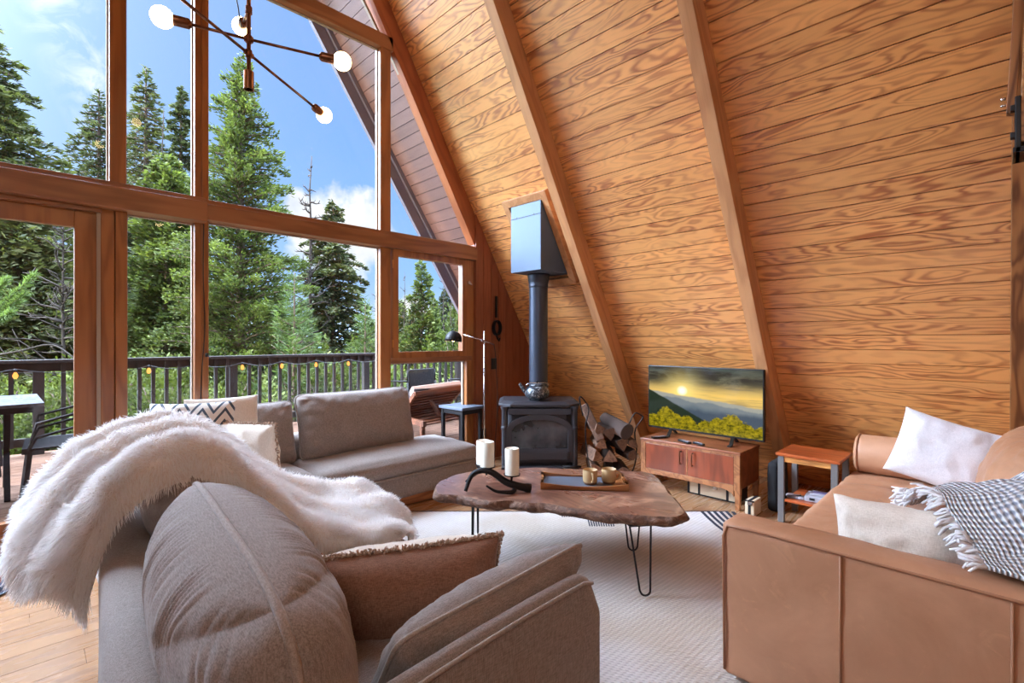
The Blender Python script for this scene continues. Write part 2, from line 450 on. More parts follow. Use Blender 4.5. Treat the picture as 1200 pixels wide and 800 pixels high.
def log_end():
    t = NT('split_log_face'); o = t.obj(); p = t.xyz(o)
    n = t.noise(t.comb(t.math('MULTIPLY', p[0], 30), t.math('MULTIPLY', p[1], 30), t.math('MULTIPLY', p[2], 30)), 1.0, 4.0, .6, 1.0)
    r = t.n('ObjectInfo').outputs['Random']
    c = t.mix(t.maprange(n, .35, .65), lin(158, 118, 92), lin(100, 70, 54))
    c = t.mix(t.math('MULTIPLY', r, .75), c, lin(76, 58, 52))
    return t.done(t.bsdf(c, .8, normal=t.bump(n, .5, .006)))
M['logend'] = log_end()

def stripe():
    t = NT('striped_outdoor_cloth'); p = t.xyz(t.obj())
    s = t.math('GREATER_THAN', t.math('FRACT', t.math('MULTIPLY', p[1], 6.5)), .5)
    c = t.mix(s, lin(178, 150, 138), lin(62, 56, 62))
    return t.done(t.bsdf(c, .85))
M['stripe'] = stripe()

def slab():
    t = NT('walnut_live_edge_slab'); o = t.obj(); p = t.xyz(o)
    v = t.comb(t.math('MULTIPLY', p[0], 3.2), t.math('MULTIPLY', p[1], .9), t.math('MULTIPLY', p[2], 3.0))
    n = t.noise(v, 1.0, 4.0, .6, .8)
    rings = t.math('MULTIPLY', t.math('ADD', t.math('SINE', t.math('MULTIPLY', n, 60.0)), 1.0), .5)
    big = t.noise(o, 3.5, 4.0, .65, 1.0)
    c = t.mix(t.math('MULTIPLY', rings, .55), lin(142, 100, 82), lin(92, 60, 50))
    c = t.mix(t.maprange(big, .54, .70), c, lin(196, 150, 122))
    c = t.mix(t.maprange(big, .30, .42, .8, 0), c, lin(92, 62, 56))
    return t.done(t.bsdf(c, t.maprange(n, .3, .7, .24, .36), coat=.5, coat_rough=.14, normal=t.bump(rings, .05, .002)))
M['slab'] = slab()
def edgebark():
    t = NT('live_edge_bark'); o = t.obj()
    n = t.noise(o, 16.0, 6.0, .7, .8); n2 = t.noise(o, 5.0, 3.0)
    c = t.ramp(n, [(.3, lin(52, 34, 26)), (.5, lin(112, 76, 56)), (.66, lin(160, 122, 98)), (.8, lin(200, 176, 160))])
    return t.done(t.bsdf(c, .6, normal=t.bump(n, .9, .02)))
M['edgebark'] = edgebark()

def rugmat():
    t = NT('woven_wool_rug'); o = t.obj(); p = t.xyz(o)
    # basket weave: offset rows of short stitches with dark gaps
    s = 120.0
    a = t.math('MULTIPLY', t.math('ADD', p[0], t.math('MULTIPLY', p[1], .55)), s*.62)
    b = t.math('MULTIPLY', p[1], s)
    st = t.math('MULTIPLY', t.math('SINE', t.math('MULTIPLY', a, 2.2)), t.math('SINE', t.math('MULTIPLY', b, 2.2)))
    nz = t.noise(o, 210.0, 2.0); big = t.noise(o, 1.6, 3.0)
    gap = t.maprange(t.math('ADD', st, t.math('MULTIPLY', nz, .9)), -.5, .45, 1.0, 0.0)
    c = t.mix(t.maprange(big, .4, .62), lin(214, 206, 202), lin(198, 182, 166))
    c = t.mix(t.math('MULTIPLY', gap, .42), c, lin(132, 122, 122))
    return t.done(t.bsdf(c, .9, normal=t.bump(t.math('ADD', st, nz), .5, .006), sheen=.2, spec=.15))
M['rug'] = rugmat()
M['rugdark'] = plain('navy_rug_yarn', lin(34, 38, 56), .9, bump=.4, bscale=300)

def glass():
    t = NT('window_glass')
    fr = t.n('Fresnel', IOR=1.45)
    tr = t.n('BsdfTransparent', Color=(.97, .98, .98, 1))
    gl = t.n('BsdfGlossy', Color=(1, 1, 1, 1), Roughness=0.0)
    return t.done(t.n('MixShader', Fac=t.math('MULTIPLY', fr.outputs[0], t.math('MULTIPLY', t.math('SUBTRACT', 1.0, t.n('NewGeometry').outputs['Backfacing']), .8), clamp=True), i1=tr.outputs[0], i2=gl.outputs[0]))
M['glass'] = glass()

def emis(name, col, s):
    t = NT(name)
    return t.done(t.n('Emission', Color=col, Strength=s))
M['bulb'] = emis('warm_bulb_glow', (1.0, .70, .34, 1), 13.0)
M['smallbulb'] = emis('string_bulb_glow', (1.0, .36, .08, 1), 1.6)
M['lampglow'] = emis('lamp_inner_glow', (1.0, .62, .22, 1), 14.0)

def stoveglass():
    t = NT('sooty_stove_glass'); o = t.obj()
    n = t.noise(o, 5.0, 4.0, .6)
    c = t.mix(t.maprange(n, .4, .65), lin(34, 34, 38), lin(86, 82, 86))
    return t.done(t.bsdf(c, .12, coat=.6))
M['stoveglass'] = stoveglass()

def furmat():
    t = NT('ivory_fur')
    a = t.n('Attribute', {'attribute_name': 'tip'}).outputs['Fac']
    b = t.n('Attribute', {'attribute_name': 'var'}).outputs['Fac']
    c = t.ramp(a, [(0, lin(240, 228, 218)), (.35, lin(252, 248, 245)), (1, lin(255, 254, 254))])
    c = t.mix(t.math('MULTIPLY', b, .16), c, lin(222, 202, 188))
    d = t.bsdf(c, .7, spec=.2)
    tr = t.n('BsdfTranslucent', Color=c)
    return t.done(t.n('MixShader', Fac=.5, i1=d.outputs[0], i2=tr.outputs[0]))
M['fur'] = furmat()
M['hide'] = fabric('fur_backing', lin(252, 246, 240), lin(244, 234, 226))

def knit():
    t = NT('grey_waffle_knit'); p = t.xyz(t.uv())
    a = t.math('MULTIPLY', p[0], 1.0); b = t.math('MULTIPLY', p[1], 1.0)
    sa = t.math('SINE', t.math('MULTIPLY', a, 2*PI)); sb = t.math('SINE', t.math('MULTIPLY', b, 2*PI))
    h = t.math('ADD', t.math('MULTIPLY', sa, .5), t.math('MULTIPLY', sb, .5))
    nz = t.noise(t.uv(), 2.3, 2.0)
    f = t.maprange(t.math('ADD', h, t.math('MULTIPLY', t.math('SUBTRACT', nz, .5), 1.0)), -.5, .5)
    c = t.mix(f, lin(138, 144, 158), lin(250, 250, 252))
    return t.done(t.bsdf(c, .9, normal=t.bump(h, .8, .012), sheen=.3, spec=.1))
M['knit'] = knit()
M['yarn'] = plain('white_yarn', lin(234, 232, 234), .9)

def zigzag():
    t = NT('zigzag_print_linen'); p = t.xyz(t.obj())
    tri = t.math('ABSOLUTE', t.math('SUBTRACT', t.math('FRACT', t.math('MULTIPLY', p[0], 8.0)), .5))
    s = t.math('FRACT', t.math('ADD', t.math('MULTIPLY', p[2], 13.0), t.math('MULTIPLY', tri, 2.6)))
    f = t.math('LESS_THAN', s, .34)
    c = t.mix(f, lin(232, 226, 218), lin(70, 84, 100))
    return t.done(t.bsdf(c, .85, sheen=.2))
M['zigzag'] = zigzag()

def kettle():
    t = NT('speckled_enamel'); o = t.obj()
    n = t.noise(o, 38.0, 3.0, .6, 1.5)
    c = t.ramp(n, [(.46, lin(26, 30, 40)), (.56, lin(60, 72, 86)), (.66, lin(190, 190, 186))])
    return t.done(t.bsdf(c, .3, coat=.5))
M['kettle'] = kettle()

def screen():
    t = NT('sunset_screen'); p = t.xyz(t.uv()); x, y = p[0], p[1]
    v = t.uv()
    sky = t.ramp(y, [(.30, lin(170, 150, 100)), (.58, lin(226, 186, 96)), (.66, lin(190, 160, 92)), (.78, lin(104, 98, 74)), (1.0, lin(58, 70, 66))])
    cl = t.noise(t.comb(t.math('MULTIPLY', x, 3.2), t.math('MULTIPLY', y, 8.0), 3.1), 1.0, 4.0, .6, .6)
    clm = t.math('MULTIPLY', t.maprange(cl, .40, .56), t.maprange(y, .66, .84))
    sky = t.mix(clm, sky, lin(46, 42, 34))
    st = t.noise(t.comb(t.math('MULTIPLY', x, 3.0), t.math('MULTIPLY', y, 26.0), 9.0), 1.0, 3.0)
    sky = t.mix(t.math('MULTIPLY', t.maprange(st, .52, .66), t.maprange(x, .3, .8, .1, .5)), sky, lin(104, 96, 78))
    dx = t.math('SUBTRACT', x, .325); dy = t.math('MULTIPLY', t.math('SUBTRACT', y, .625), .62)
    d = t.math('SQRT', t.math('ADD', t.math('MULTIPLY', dx, dx), t.math('MULTIPLY', dy, dy)))
    glow = t.math('POWER', t.maprange(d, 0.0, .34, 1.0, 0.0), 2.6)
    sky = t.mix(glow, sky, lin(255, 226, 130))
    sky = t.mix(t.maprange(d, .02, .055, 1.0, 0.0), sky, lin(255, 252, 226))
    def layer(col_in, base, slope, amp, freq, seed, col, soft=.012):
        n = t.noise(t.comb(t.math('MULTIPLY', x, freq), seed, 0.0), 1.0, 4.0, .5)
        h = t.math('ADD', t.math('ADD', base, t.math('MULTIPLY', x, slope)), t.math('MULTIPLY', t.math('SUBTRACT', n, .5), amp))
        m = t.maprange(t.math('SUBTRACT', h, y), -soft, soft)
        return t.mix(m, col_in, col)
    c = layer(sky, .60, -.16, .10, 5.0, 1.0, lin(150, 150, 140))
    c = layer(c, .54, -.16, .16, 6.0, 4.0, lin(112, 120, 124))
    c = layer(c, .45, -.14, .22, 5.0, 8.0, lin(92, 104, 112), .03)
    c = layer(c, .34, -.02, .16, 6.0, 12.0, lin(66, 78, 92), .03)
    c = layer(c, .615, -.82, .03, 14.0, 15.0, lin(34, 46, 34), .01)
    bn = t.noise(t.comb(t.math('MULTIPLY', x, 26.0), t.math('MULTIPLY', y, 18.0), 2.0), 1.0, 3.0, .7)
    bush = t.mix(t.maprange(bn, .35, .65), lin(60, 60, 10), lin(164, 146, 24))
    hh = t.math('MULTIPLY', x, -.02)
    for c_, a_, k_ in ((.05, .20, 9), (.17, .34, 16), (.27, .24, 20), (.37, .23, 16), (.54, .19, 18), (.64, .25, 18), (.76, .32, 13), (.86, .22, 14), (1.0, .17, 6)):
        q = t.math('SUBTRACT', x, c_); hh = t.math('MAXIMUM', hh, t.math('SUBTRACT', a_, t.math('MULTIPLY', t.math('MULTIPLY', q, q), float(k_))))
    m = t.maprange(t.math('SUBTRACT', t.math('ADD', hh, t.math('MULTIPLY', t.math('SUBTRACT', bn, .5), .12)), y), -.01, .01)
    c = t.mix(m, c, bush)
    e = t.n('Emission', Color=c, Strength=.95)
    g = t.n('BsdfGlossy', Color=(.04, .04, .04, 1), Roughness=.1)
    return t.done(t.n('AddShader', i0=e.outputs[0], i1=g.outputs[0]))
M['screen'] = screen()
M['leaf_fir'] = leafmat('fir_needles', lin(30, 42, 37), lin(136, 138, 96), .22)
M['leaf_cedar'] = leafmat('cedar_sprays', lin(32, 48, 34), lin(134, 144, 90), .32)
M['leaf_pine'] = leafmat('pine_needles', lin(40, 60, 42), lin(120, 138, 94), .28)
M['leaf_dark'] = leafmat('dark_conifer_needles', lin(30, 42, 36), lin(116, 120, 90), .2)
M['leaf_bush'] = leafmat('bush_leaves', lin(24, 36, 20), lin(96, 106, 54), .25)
def groundmat():
    t = NT('forest_ground'); o = t.obj()
    n = t.noise(o, .9, 6.0, .65)
    c = t.ramp(n, [(.35, lin(62, 74, 40)), (.5, lin(112, 118, 66)), (.65, lin(150, 130, 96))])
    return t.done(t.bsdf(c, .95, normal=t.bump(n, .8, .2)))
M['ground'] = groundmat()
# ================================================================== THE ROOM
KX, X0 = .5873, 5.335                 # sloped wall: x = X0 - KX*z
HYP = math.hypot(1, KX)
GY = 4.30                             # inner face of the glazed wall
YB = -1.6                             # how far back the room is built
def slope_x(z): return X0-KX*z

def planks(name, material, w, n, length, thick=.02, gap=.004, frame=None, joints=True, seed=1, kind='structure'):
    """boards along local x, laid side by side along local y, top face at local z = 0"""
    mb = MB(); r = random.Random(seed)
    for i in range(n):
        cuts = [0.0]
        if joints:
            c = r.uniform(.6, 5.0)
            while c < length-.5: cuts.append(c); c += r.uniform(3.6, 6.5)
        cuts.append(length)
        for a, b in zip(cuts, cuts[1:]):
            mb.bx(a+.0008, b-.0008, i*w+gap/2, (i+1)*w-gap/2, -thick, 0)
    mb.bx(0, length, 0, n*w, -thick-.02, -thick)
    if frame is not None: mb.v = [tuple(frame @ Vector(p)) for p in mb.v]
    o = mb.build(name, material, None, frame=frame)
    return struct(o)

planks('floor', M['floor'], .142, 42, 9.6, .02, .003, Matrix.Translation((-4.2, GY+.06-42*.142, 0)))

# right sloped wall: boards run along Y, stacked up the slope
def slope_frame(side, y0, zoff=0.0):
    if side == 'right':
        xa = Vector((0, 1, 0)); ya = Vector((-KX, 0, 1)).normalized(); na = Vector((-1/HYP, 0, -KX/HYP))
        org = Vector((X0, y0, 0))+na*zoff
    else:
        xa = Vector((0, 1, 0)); ya = Vector((KX, 0, 1)).normalized(); na = Vector((1/HYP, 0, -KX/HYP))
        org = Vector((1.0-X0, y0, 0))+na*zoff
    m = Matrix((xa, ya, na)).transposed().to_4x4(); m.translation = org
    return m
planks('wall_right', M['wall'], PITCH, 74, GY+.12-YB, .03, .007, slope_frame('right', YB), joints=False)
planks('wall_left', M['wall'], PITCH, 74, GY+.12-YB, .018, .0055, slope_frame('left', YB), joints=False)
# the same roof slopes carried on outside as an eave that leans out towards the ridge
for side in ('right', 'left'):
    fr = slope_frame(side, GY+.12)
    mb = MB()
    for i in range(74):
        s = i*PITCH; z = s/HYP
        L = .50+.095*z
        mb.bx(0, L, s+.003, s+PITCH-.003, -.018, 0)
    mb.v = [tuple(fr @ Vector(p)) for p in mb.v]
    struct(mb.build('ceiling_eave', M['soffit'], frame=fr))
    fr2 = slope_frame(side, GY+.12)
    b = MB()
    b.prism([(.50, -.3), (.50+.095*74*PITCH/HYP, 74*PITCH), (.50+.095*74*PITCH/HYP+.05, 74*PITCH), (.55, -.3)], -.06, .17, 'z')
    b.prism([(.46, -.3), (.46+.095*74*PITCH/HYP, 74*PITCH), (.50+.095*74*PITCH/HYP, 74*PITCH), (.50, -.3)], -.06, .05, 'z')
    b.v = [tuple(fr2 @ Vector(p)) for p in b.v]
    struct(b.build('trim_barge_board', M['barge'], frame=fr2))
    # roof deck above, keeps the sun out
    r_ = MB(); r_.bx(YB-GY-.12, .55, -.4, 74*PITCH, -.16, -.06)
    r_.prism([(.5, -.3), (.5+.095*74*PITCH/HYP, 74*PITCH), (.3, 74*PITCH), (.3, -.3)], -.15, -.065, 'z')
    r_.v = [tuple(fr2 @ Vector(p)) for p in r_.v]
    struct(r_.build('roof', M['barge'], frame=fr2))

# rafters: -Y faces at 4.28, 2.91, 1.40, ...
k = 0
for y0, y1 in ((4.29, 4.40), (2.91, 3.01), (1.40, 1.50), (-.135, -.035)):
    for side in ('right', 'left'):
        k += 1
        fr = slope_frame(side, y0)
        # local x of the grain must run along the slope
        m = Matrix((fr.col[1].xyz, -fr.col[0].xyz, fr.col[2].xyz)).transposed().to_4x4(); m.translation = fr.translation
        mb = MB(); mb.bx(-.1, 9.4, -(y1-y0), 0, 0, .185)
        mb.v = [tuple(m @ Vector(p)) for p in mb.v]
        struct(mb.build('trim_%d' % k, (M['oldpost_r'] if y0 < 0 else M['rafter']) if y0 < 4 else M['redrafter'], frame=m, bevel=.004))

# ------------------------------------------------ glazed end wall
def post(n, x0, x1, z0, z1, y0=GY, y1=GY+.10, mat='redwood', bevel=.004):
    fr = Matrix.Translation(((x0+x1)/2, (y0+y1)/2, z0))
    mb = MB(); mb.bx(x0, x1, y0, y1, z0, z1)
    return struct(mb.build('trim_%d' % n, M[mat], frame=fr, bevel=bevel))
def beam(n, x0, x1, z0, z1, y0=GY, y1=GY+.10, mat='redbeam', bevel=.005):
    fr = Matrix.Translation((x0, (y0+y1)/2, (z0+z1)/2))
    mb = MB(); mb.bx(x0, x1, y0, y1, z0, z1)
    return struct(mb.build('trim_%d' % n, M[mat], frame=fr, bevel=bevel))
post(11, .40, .492, 2.44, 6.6); post(12, .90, .990, 0, 6.6)
post(13, .945, .990, 0, 6.6, GY-.012, GY+.02)
post(14, 2.46, 2.574, 0, 4.32)
post(15, .356, .43, .0, 2.30); post(16, .432, .497, .0, 2.30, GY-.015, GY+.10)
post(17, -.90, -.80, 0, 6.0)
# the horizontal beam: the left length is deeper and carries a moulded cap
beam(21, -2.88, .962, 2.285, 2.43, GY-.10, GY+.08)
beam(22, -2.88, .962, 2.43, 2.475, GY-.04, GY+.08)
beam(23, -2.88, .962, 2.422, 2.436, GY-.075, GY)
beam(24, -2.88, .962, 2.440, 2.452, GY-.055, GY)
beam(25, .966, 3.665, 2.31, 2.43, GY-.055, GY+.08)
beam(26, .966, 3.665, 2.43, 2.470, GY-.025, GY+.08)
beam(27, -1.72, 2.60, 4.275, 4.41, GY-.01, GY+.09)
beam(28, 2.574, 3.62, 1.165, 1.215, GY-.01, GY+.09)
post(29, 3.552, 3.66, 0, 2.31); beam(30, 2.5, 3.66, 0, .12)
beam(31, .497, 2.46, 0, .12)
# threshold and frame of the sliding door
beam(32, -2.6, .36, 0, .205, GY-.005, GY+.14, 'redwood')
beam(33, -2.6, .36, 2.255, 2.285, GY-.03, GY+.09)
# right-hand boarded panel, vertical redwood siding
def siding():
    fr = Matrix.Translation((3.66, GY-.03, 0)); mb = MB(); x = 3.66; w = .12
    while x < X0-.02:
        a, b = x+.003, min(x+w-.003, X0-.03)
        za, zb = max(.05, (X0-a)/KX-.005), max(.03, (X0-b)/KX-.005)
        mb.prism([(a, 0), (b, 0), (b, zb), (a, za)], GY-.032, GY-.012, 'y'); x += w
    mb.prism([(3.655, 0), (X0-.03, 0), (3.655, (X0-3.66)/KX)], GY-.012, GY+.10, 'y')
    struct(mb.build('wall_front', M['siding'], frame=fr))
siding()

def rect_frame(x0, x1, z0, z1, w, y0, y1):
    mb = MB()
    mb.bx(x0, x0+w, y0, y1, z0, z1); mb.bx(x1-w, x1, y0, y1, z0, z1)
    mb.bx(x0+w, x1-w, y0, y1, z0, z0+w); mb.bx(x0+w, x1-w, y0, y1, z1-w, z1)
    return mb
wn = [0]
def window(x0, x1, z0, z1, w=.009, mat='bead', y0=GY+.055, y1=GY+.085, poly=None, name=None):
    wn[0] += 1
    nm = name or 'window_%d' % wn[0]
    fr = Matrix.Translation(((x0+x1)/2, GY+.07, z0))
    if poly is None:
        f = rect_frame(x0, x1, z0, z1, w, y0, y1).build(nm, M[mat], frame=fr)
        g = MB(); g.bx(x0+.004, x1-.004, GY+.066, GY+.072, z0+.004, z1-.004)
    else:
        mb = MB(); n = len(poly)
        for i in range(n):
            a, b = poly[i], poly[(i+1) % n]
            mb.bar((a[0], (y0+y1)/2, a[1]), (b[0], (y0+y1)/2, b[1]), w*2, y1-y0, (0, 1, 0))
        f = mb.build(nm, M[mat], frame=fr)
        g = MB(); g.prism(poly, GY+.066, GY+.072, 'y')
    struct(f)
    g.build('pane', M['glass'], f)
    return f
zt = 4.275
window(-.80, .40, 2.475, zt); window(.492, .90, 2.475, zt); window(.99, 2.46, 2.475, zt)
window(0, 0, 0, 0, .012, poly=[(-.9, 2.475), (-.9, 5.45), (-2.62, 2.475)])
window(-2.66, -2.0, .12, 2.285)
def left_panel():
    mb = MB(); mb.prism([(-2.66, 0), (1-X0+.03, 0), (-2.66, (X0-3.66)/KX)], GY-.03, GY+.10, 'y')
    struct(mb.build('wall_front_left', M['siding'], frame=Matrix.Translation((-2.66, GY-.03, 0))))
left_panel()
xr = lambda z: slope_x(z)-.19*1.16
window(0, 0, 0, 0, .02, poly=[(2.574, 2.475), (xr(2.475)+.09, 2.475), (2.574, (X0-.2-2.574)/KX+.0)])
window(-.8, .40, 4.41, 5.9); window(.492, .90, 4.41, 6.4); window(0, 0, 0, 0, .012, poly=[(.99, 4.41), (2.50, 4.41), (.99, 6.6)])
window(.497, .90, .12, 2.285); window(.99, 2.46, .12, 2.31)
# opening sash with its own wooden frame, hinges and latch
ws = window(2.60, 3.552, 1.215, 2.31, .062, 'redwood', GY+.0, GY+.075)
h = MB()
for z in (1.36, 2.16): h.bx(2.592, 2.604, GY-.006, GY+.01, z-.04, z+.04)
h.build('hinge', M['brass'], ws)
h = MB(); h.box((3.575, GY-.012, 2.05), (.03, .02, .03)); h.bar((3.575, GY-.02, 2.05), (3.60, GY-.03, 2.03), .012, .012)
h.build('latch', M['chrome'], ws)
window(2.574, 3.552, .12, 1.165, .014)
# sliding door leaf
dw = MB()
dw.bx(.223, .347, GY+.02, GY+.075, .205, 2.255); dw.bx(-2.0, -1.88, GY+.02, GY+.075, .205, 2.255)
dw.bx(-1.88, .223, GY+.02, GY+.075, 2.145, 2.255); dw.bx(-1.88, .223, GY+.02, GY+.075, .205, .27)
door = struct(dw.build('door_1', M['redwood'], frame=Matrix.Translation((-.8, GY+.05, .205)), bevel=.004))
g = MB(); g.bx(-1.88, .223, GY+.046, GY+.052, .26, 2.15); g.build('pane', M['glass'], door)
s = MB(); s.bx(.335, .356, GY-.004, GY+.02, .205, 2.255); s.build('weather_strip', M['bead'], door)
# wall outlet, dark plate on the siding
# right edge of the view: cased post, hanging board and steel strap of the loft
post(41, 3.9, 4.10, 0, 0.02)  # replaced below
bpy.data.objects.remove(bpy.data.objects['trim_41'])
# back of the room: boarded gable wall behind the camera
mb = MB(); mb.prism([(1.0-X0, 0), (X0, 0), (.5, (X0-.5)/KX)], YB-.1, YB, 'y')
struct(mb.build('wall_back', M['siding_light'], frame=Matrix.Translation((0, YB, 0))))
mb = MB(); mb.bx(.2, .8, YB-.1, GY+1.8, (X0-.5)/KX-.25, (X0-.5)/KX+.3); struct(mb.build('ceiling_ridge', M['rafter'], frame=Matrix.Translation((.5, YB, 8.2))))
# ================================================================== OUTSIDE
planks('deck', M['deck'], .142, 20, 14.0, .03, .006, Matrix.Translation((-5.0, GY+.14, .20)), seed=5)
DECK_Y = GY+.14+20*.142                  # 7.28
def ground_h(x, y):
    d = max(0, y-7.6)
    return -.55-.10*d+.5*ns(x*.13, y*.13, 2.0)*min(1, d/3)-.0006*d*d*0
mb = MB(); nx, ny = 60, 60
G = [[(-40+i*100/(nx-1), 3.0+(j/(ny-1))**1.6*75, ground_h(-40+i*100/(nx-1), 3.0+(j/(ny-1))**1.6*75)) for j in range(ny)] for i in range(nx)]
mb.grid(G, nx, ny); struct(mb.build('ground', M['ground'], smooth=True))

# far ridge beyond the trees
mb = MB(); P = []
for i in range(50):
    a = -1.9+i/49*3.4; x, y = 190*math.sin(a), 190*math.cos(a)
    hh = 2+9*abs(ns(i*.17, 1.3, 4.0))+5*ns(i*.5, 7.0, 1.0)
    P.append([(x*.95, y*.95, -22), (x, y, hh*.5-3), (x*1.04, y*1.04, hh), (x*1.3, y*1.3, hh*.5)])
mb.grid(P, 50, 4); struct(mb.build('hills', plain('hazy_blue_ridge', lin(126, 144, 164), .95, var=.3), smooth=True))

# ---- railing
rail = thing('deck_railing', 'dark stained wooden deck railing with square balusters beyond the glass wall', 'railing', (0, 7.16, .2))
RY = 7.16; zt_ = 1.19
mb = MB(); mb.bx(-5.0, 8.6, RY-.075, RY+.075, zt_-.035, zt_); mb.build('top_rail', M['railwood'], rail, bevel=.004)
mb = MB(); mb.bx(-5.0, 8.6, RY-.02, RY+.02, zt_-.125, zt_-.036); mb.build('apron_rail', M['railwood'], rail)
mb = MB(); mb.bx(-5.0, 8.6, RY-.02, RY+.02, .29, .375); mb.build('bottom_rail', M['railwood'], rail)
posts = [-3.6, -1.75, .09, 1.93, 3.83, 5.7, 7.55]
nb = 0
first_b = None; first_p = None
for px in posts:
    if first_p is None:
        mb = MB(); mb.bx(px-.045, px+.045, RY-.045, RY+.045, .2, zt_-.036); first_p = mb.build('post', M['railwood'], rail); base_px = px
    else:
        c = first_p.copy(); C.objects.link(c); c.parent = rail; c.location = (px-base_px, 0, 0)
x = -2.6
while x < 8.4:
    if min(abs(x-p) for p in posts) > .07:
        if first_b is None:
            mb = MB(); mb.bx(x-.019, x+.019, RY-.055, RY-.021, .29, zt_-.036); first_b = mb.build('baluster', M['railwood'], rail); bx0 = x
        else:
            c = first_b.copy(); C.objects.link(c); c.parent = rail; c.location = (x-bx0, 0, 0)
        nb += 1
    x += .131

# ---- string of small lights clipped under the rail
sl = thing('string_lights', 'string of small amber bulbs hung along the deck railing', 'string lights', (0, RY-.1, 1.05))
cord = MB(); pts = []
bxs = [-3.1, -2.3, -1.55, -.8, -.08, .62, 1.02, 1.5, 2.02, 2.52, 3.0, 3.5, 4.1, 4.8, 5.5]
for a, b in zip(bxs, bxs[1:]):
    for kk in range(6):
        f = kk/6; pts.append((a+(b-a)*f, RY-.085, 1.10-.05*math.sin(PI*f)))
cord.tube(pts, .004, 5); cord.build('cord', M['blackplastic'], sl)
for x in bxs:
    s = MB(); s.lathe([(.0, .03), (.014, .028), (.014, 0), (.010, -.004), (0, -.005)], (x, RY-.085, 1.075), 8); so = s.build('socket', M['blackplastic'], sl, smooth=True)
    s = MB(); s.lathe([(0, 0), (.010, -.004), (.021, -.03), (.022, -.045), (.013, -.065), (0, -.07)], (x, RY-.085, 1.072), 10); s.build('bulb', M['smallbulb'], so, smooth=True)

# ---- trees
TREES = 'trees beyond the deck'
def tree(name, label, cat, H, R, seed, nbr, nleaf, leaf, fol, crown=.1, shape=.9, droop=.25, up=.1, trunk=None, spread=.3, flat=.5, base=(0, 0, 0), group=None, clump=1, jag=.3, trunk_mat='trunk', wobble=0.0, minr=.06, branches=True):
    g = np.random.default_rng(seed)
    root = thing(name, label, cat, base, 0, group)
    tr = trunk or .018*H
    mb = MB()
    def tc(z): return (wobble*math.sin(z*.9+seed), wobble*math.cos(z*.7+seed*2), z)
    mb.tube([tuple(np.add(base, tc(H*f-.3*(f == 0)))) for f in (0, .15, .35, .6, .85, 1.0)], [tr*(1-.93*f) for f in (0, .15, .35, .6, .85, 1.0)], 7)
    V = []; A = []
    for i in range(nbr):
        f = crown+(1-crown)*((i+g.random())/nbr)**.9
        fr = (f-crown)/(1-crown)
        L = R*max(minr, (1-fr)**shape)*(1-jag*g.random())*(min(1, fr*6+.35))
        az = i*2.399+g.normal(0, .5)
        d = np.array([math.cos(az), math.sin(az)]); n_ = np.array([-d[1], d[0]])
        z0 = H*f; t0 = tc(z0)
        if branches and L > .3:
            pts = [(base[0]+t0[0]+d[0]*L*t, base[1]+t0[1]+d[1]*L*t, base[2]+z0+up*L*t-droop*L*t*t) for t in (0, .35, .7, .95)]
            mb.tube(pts, [max(.006, tr*.22*(1-f*.5)), tr*.14, tr*.08, .004], 4)
        m = max(4, int(nleaf*(L/R)**1.3*(.7+.6*g.random())))
        t = g.random(m)**.65
        lat = g.normal(0, 1, m)*spread*L*(1.08-t)*.75
        if clump > 1:      # tuft centres
            q = max(2, m//clump); ct = g.random(q)**.6; cl = g.normal(0, 1, q)*spread*L*(1.05-ct)*.7
            ci = g.integers(0, q, m); t = ct[ci]+g.normal(0, .035, m); lat = cl[ci]+g.normal(0, leaf[0]*.35, m)
        px = t0[0]+d[0]*L*t+n_[0]*lat; py = t0[1]+d[1]*L*t+n_[1]*lat
        pz = z0+up*L*t-droop*L*t*t-abs(lat)*droop*.6+g.normal(0, leaf[0]*flat, m)
        c = np.stack([px, py, pz], 1)
        s = np.sign(lat+1e-6)*(.4+.6*g.random(m))
        dr = np.stack([d[0]+n_[0]*s+g.normal(0, .35, m), d[1]+n_[1]*s+g.normal(0, .35, m), up*1.2-.25*droop+g.normal(0, .35, m)], 1)
        dr /= np.linalg.norm(dr, axis=1, keepdims=True)
        rn = g.normal(0, 1, (m, 3)); rn[:, 2] += .6
        w = np.cross(dr, rn); w /= np.linalg.norm(w, axis=1, keepdims=True)+1e-6
        ln = leaf[0]*(.6+.8*g.random((m, 1))); wd = leaf[1]*(.6+.8*g.random((m, 1)))
        V.append(np.stack([c-dr*ln*.5, c+w*wd*.5, c+dr*ln*.5, c-w*wd*.5], 1))
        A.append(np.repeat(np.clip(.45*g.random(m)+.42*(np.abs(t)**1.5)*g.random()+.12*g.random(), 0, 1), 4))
    mb.build('trunk', M[trunk_mat], root, smooth=True)
    if V:
        V = np.concatenate(V); A = np.concatenate(A)
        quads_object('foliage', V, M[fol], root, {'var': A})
    return root
_F = 572.0; _th = math.radians(45.15); _s, _c = math.sin(_th), math.cos(_th)
def at(u, D, z=None):
    R_ = (u-600)/_F*D
    x, y = D*_c+R_*_s, D*_s-R_*_c
    return (x, y, ground_h(x, y)-.05 if z is None else z)
def zof(v, D): return 1.4+(398-v)/_F*D

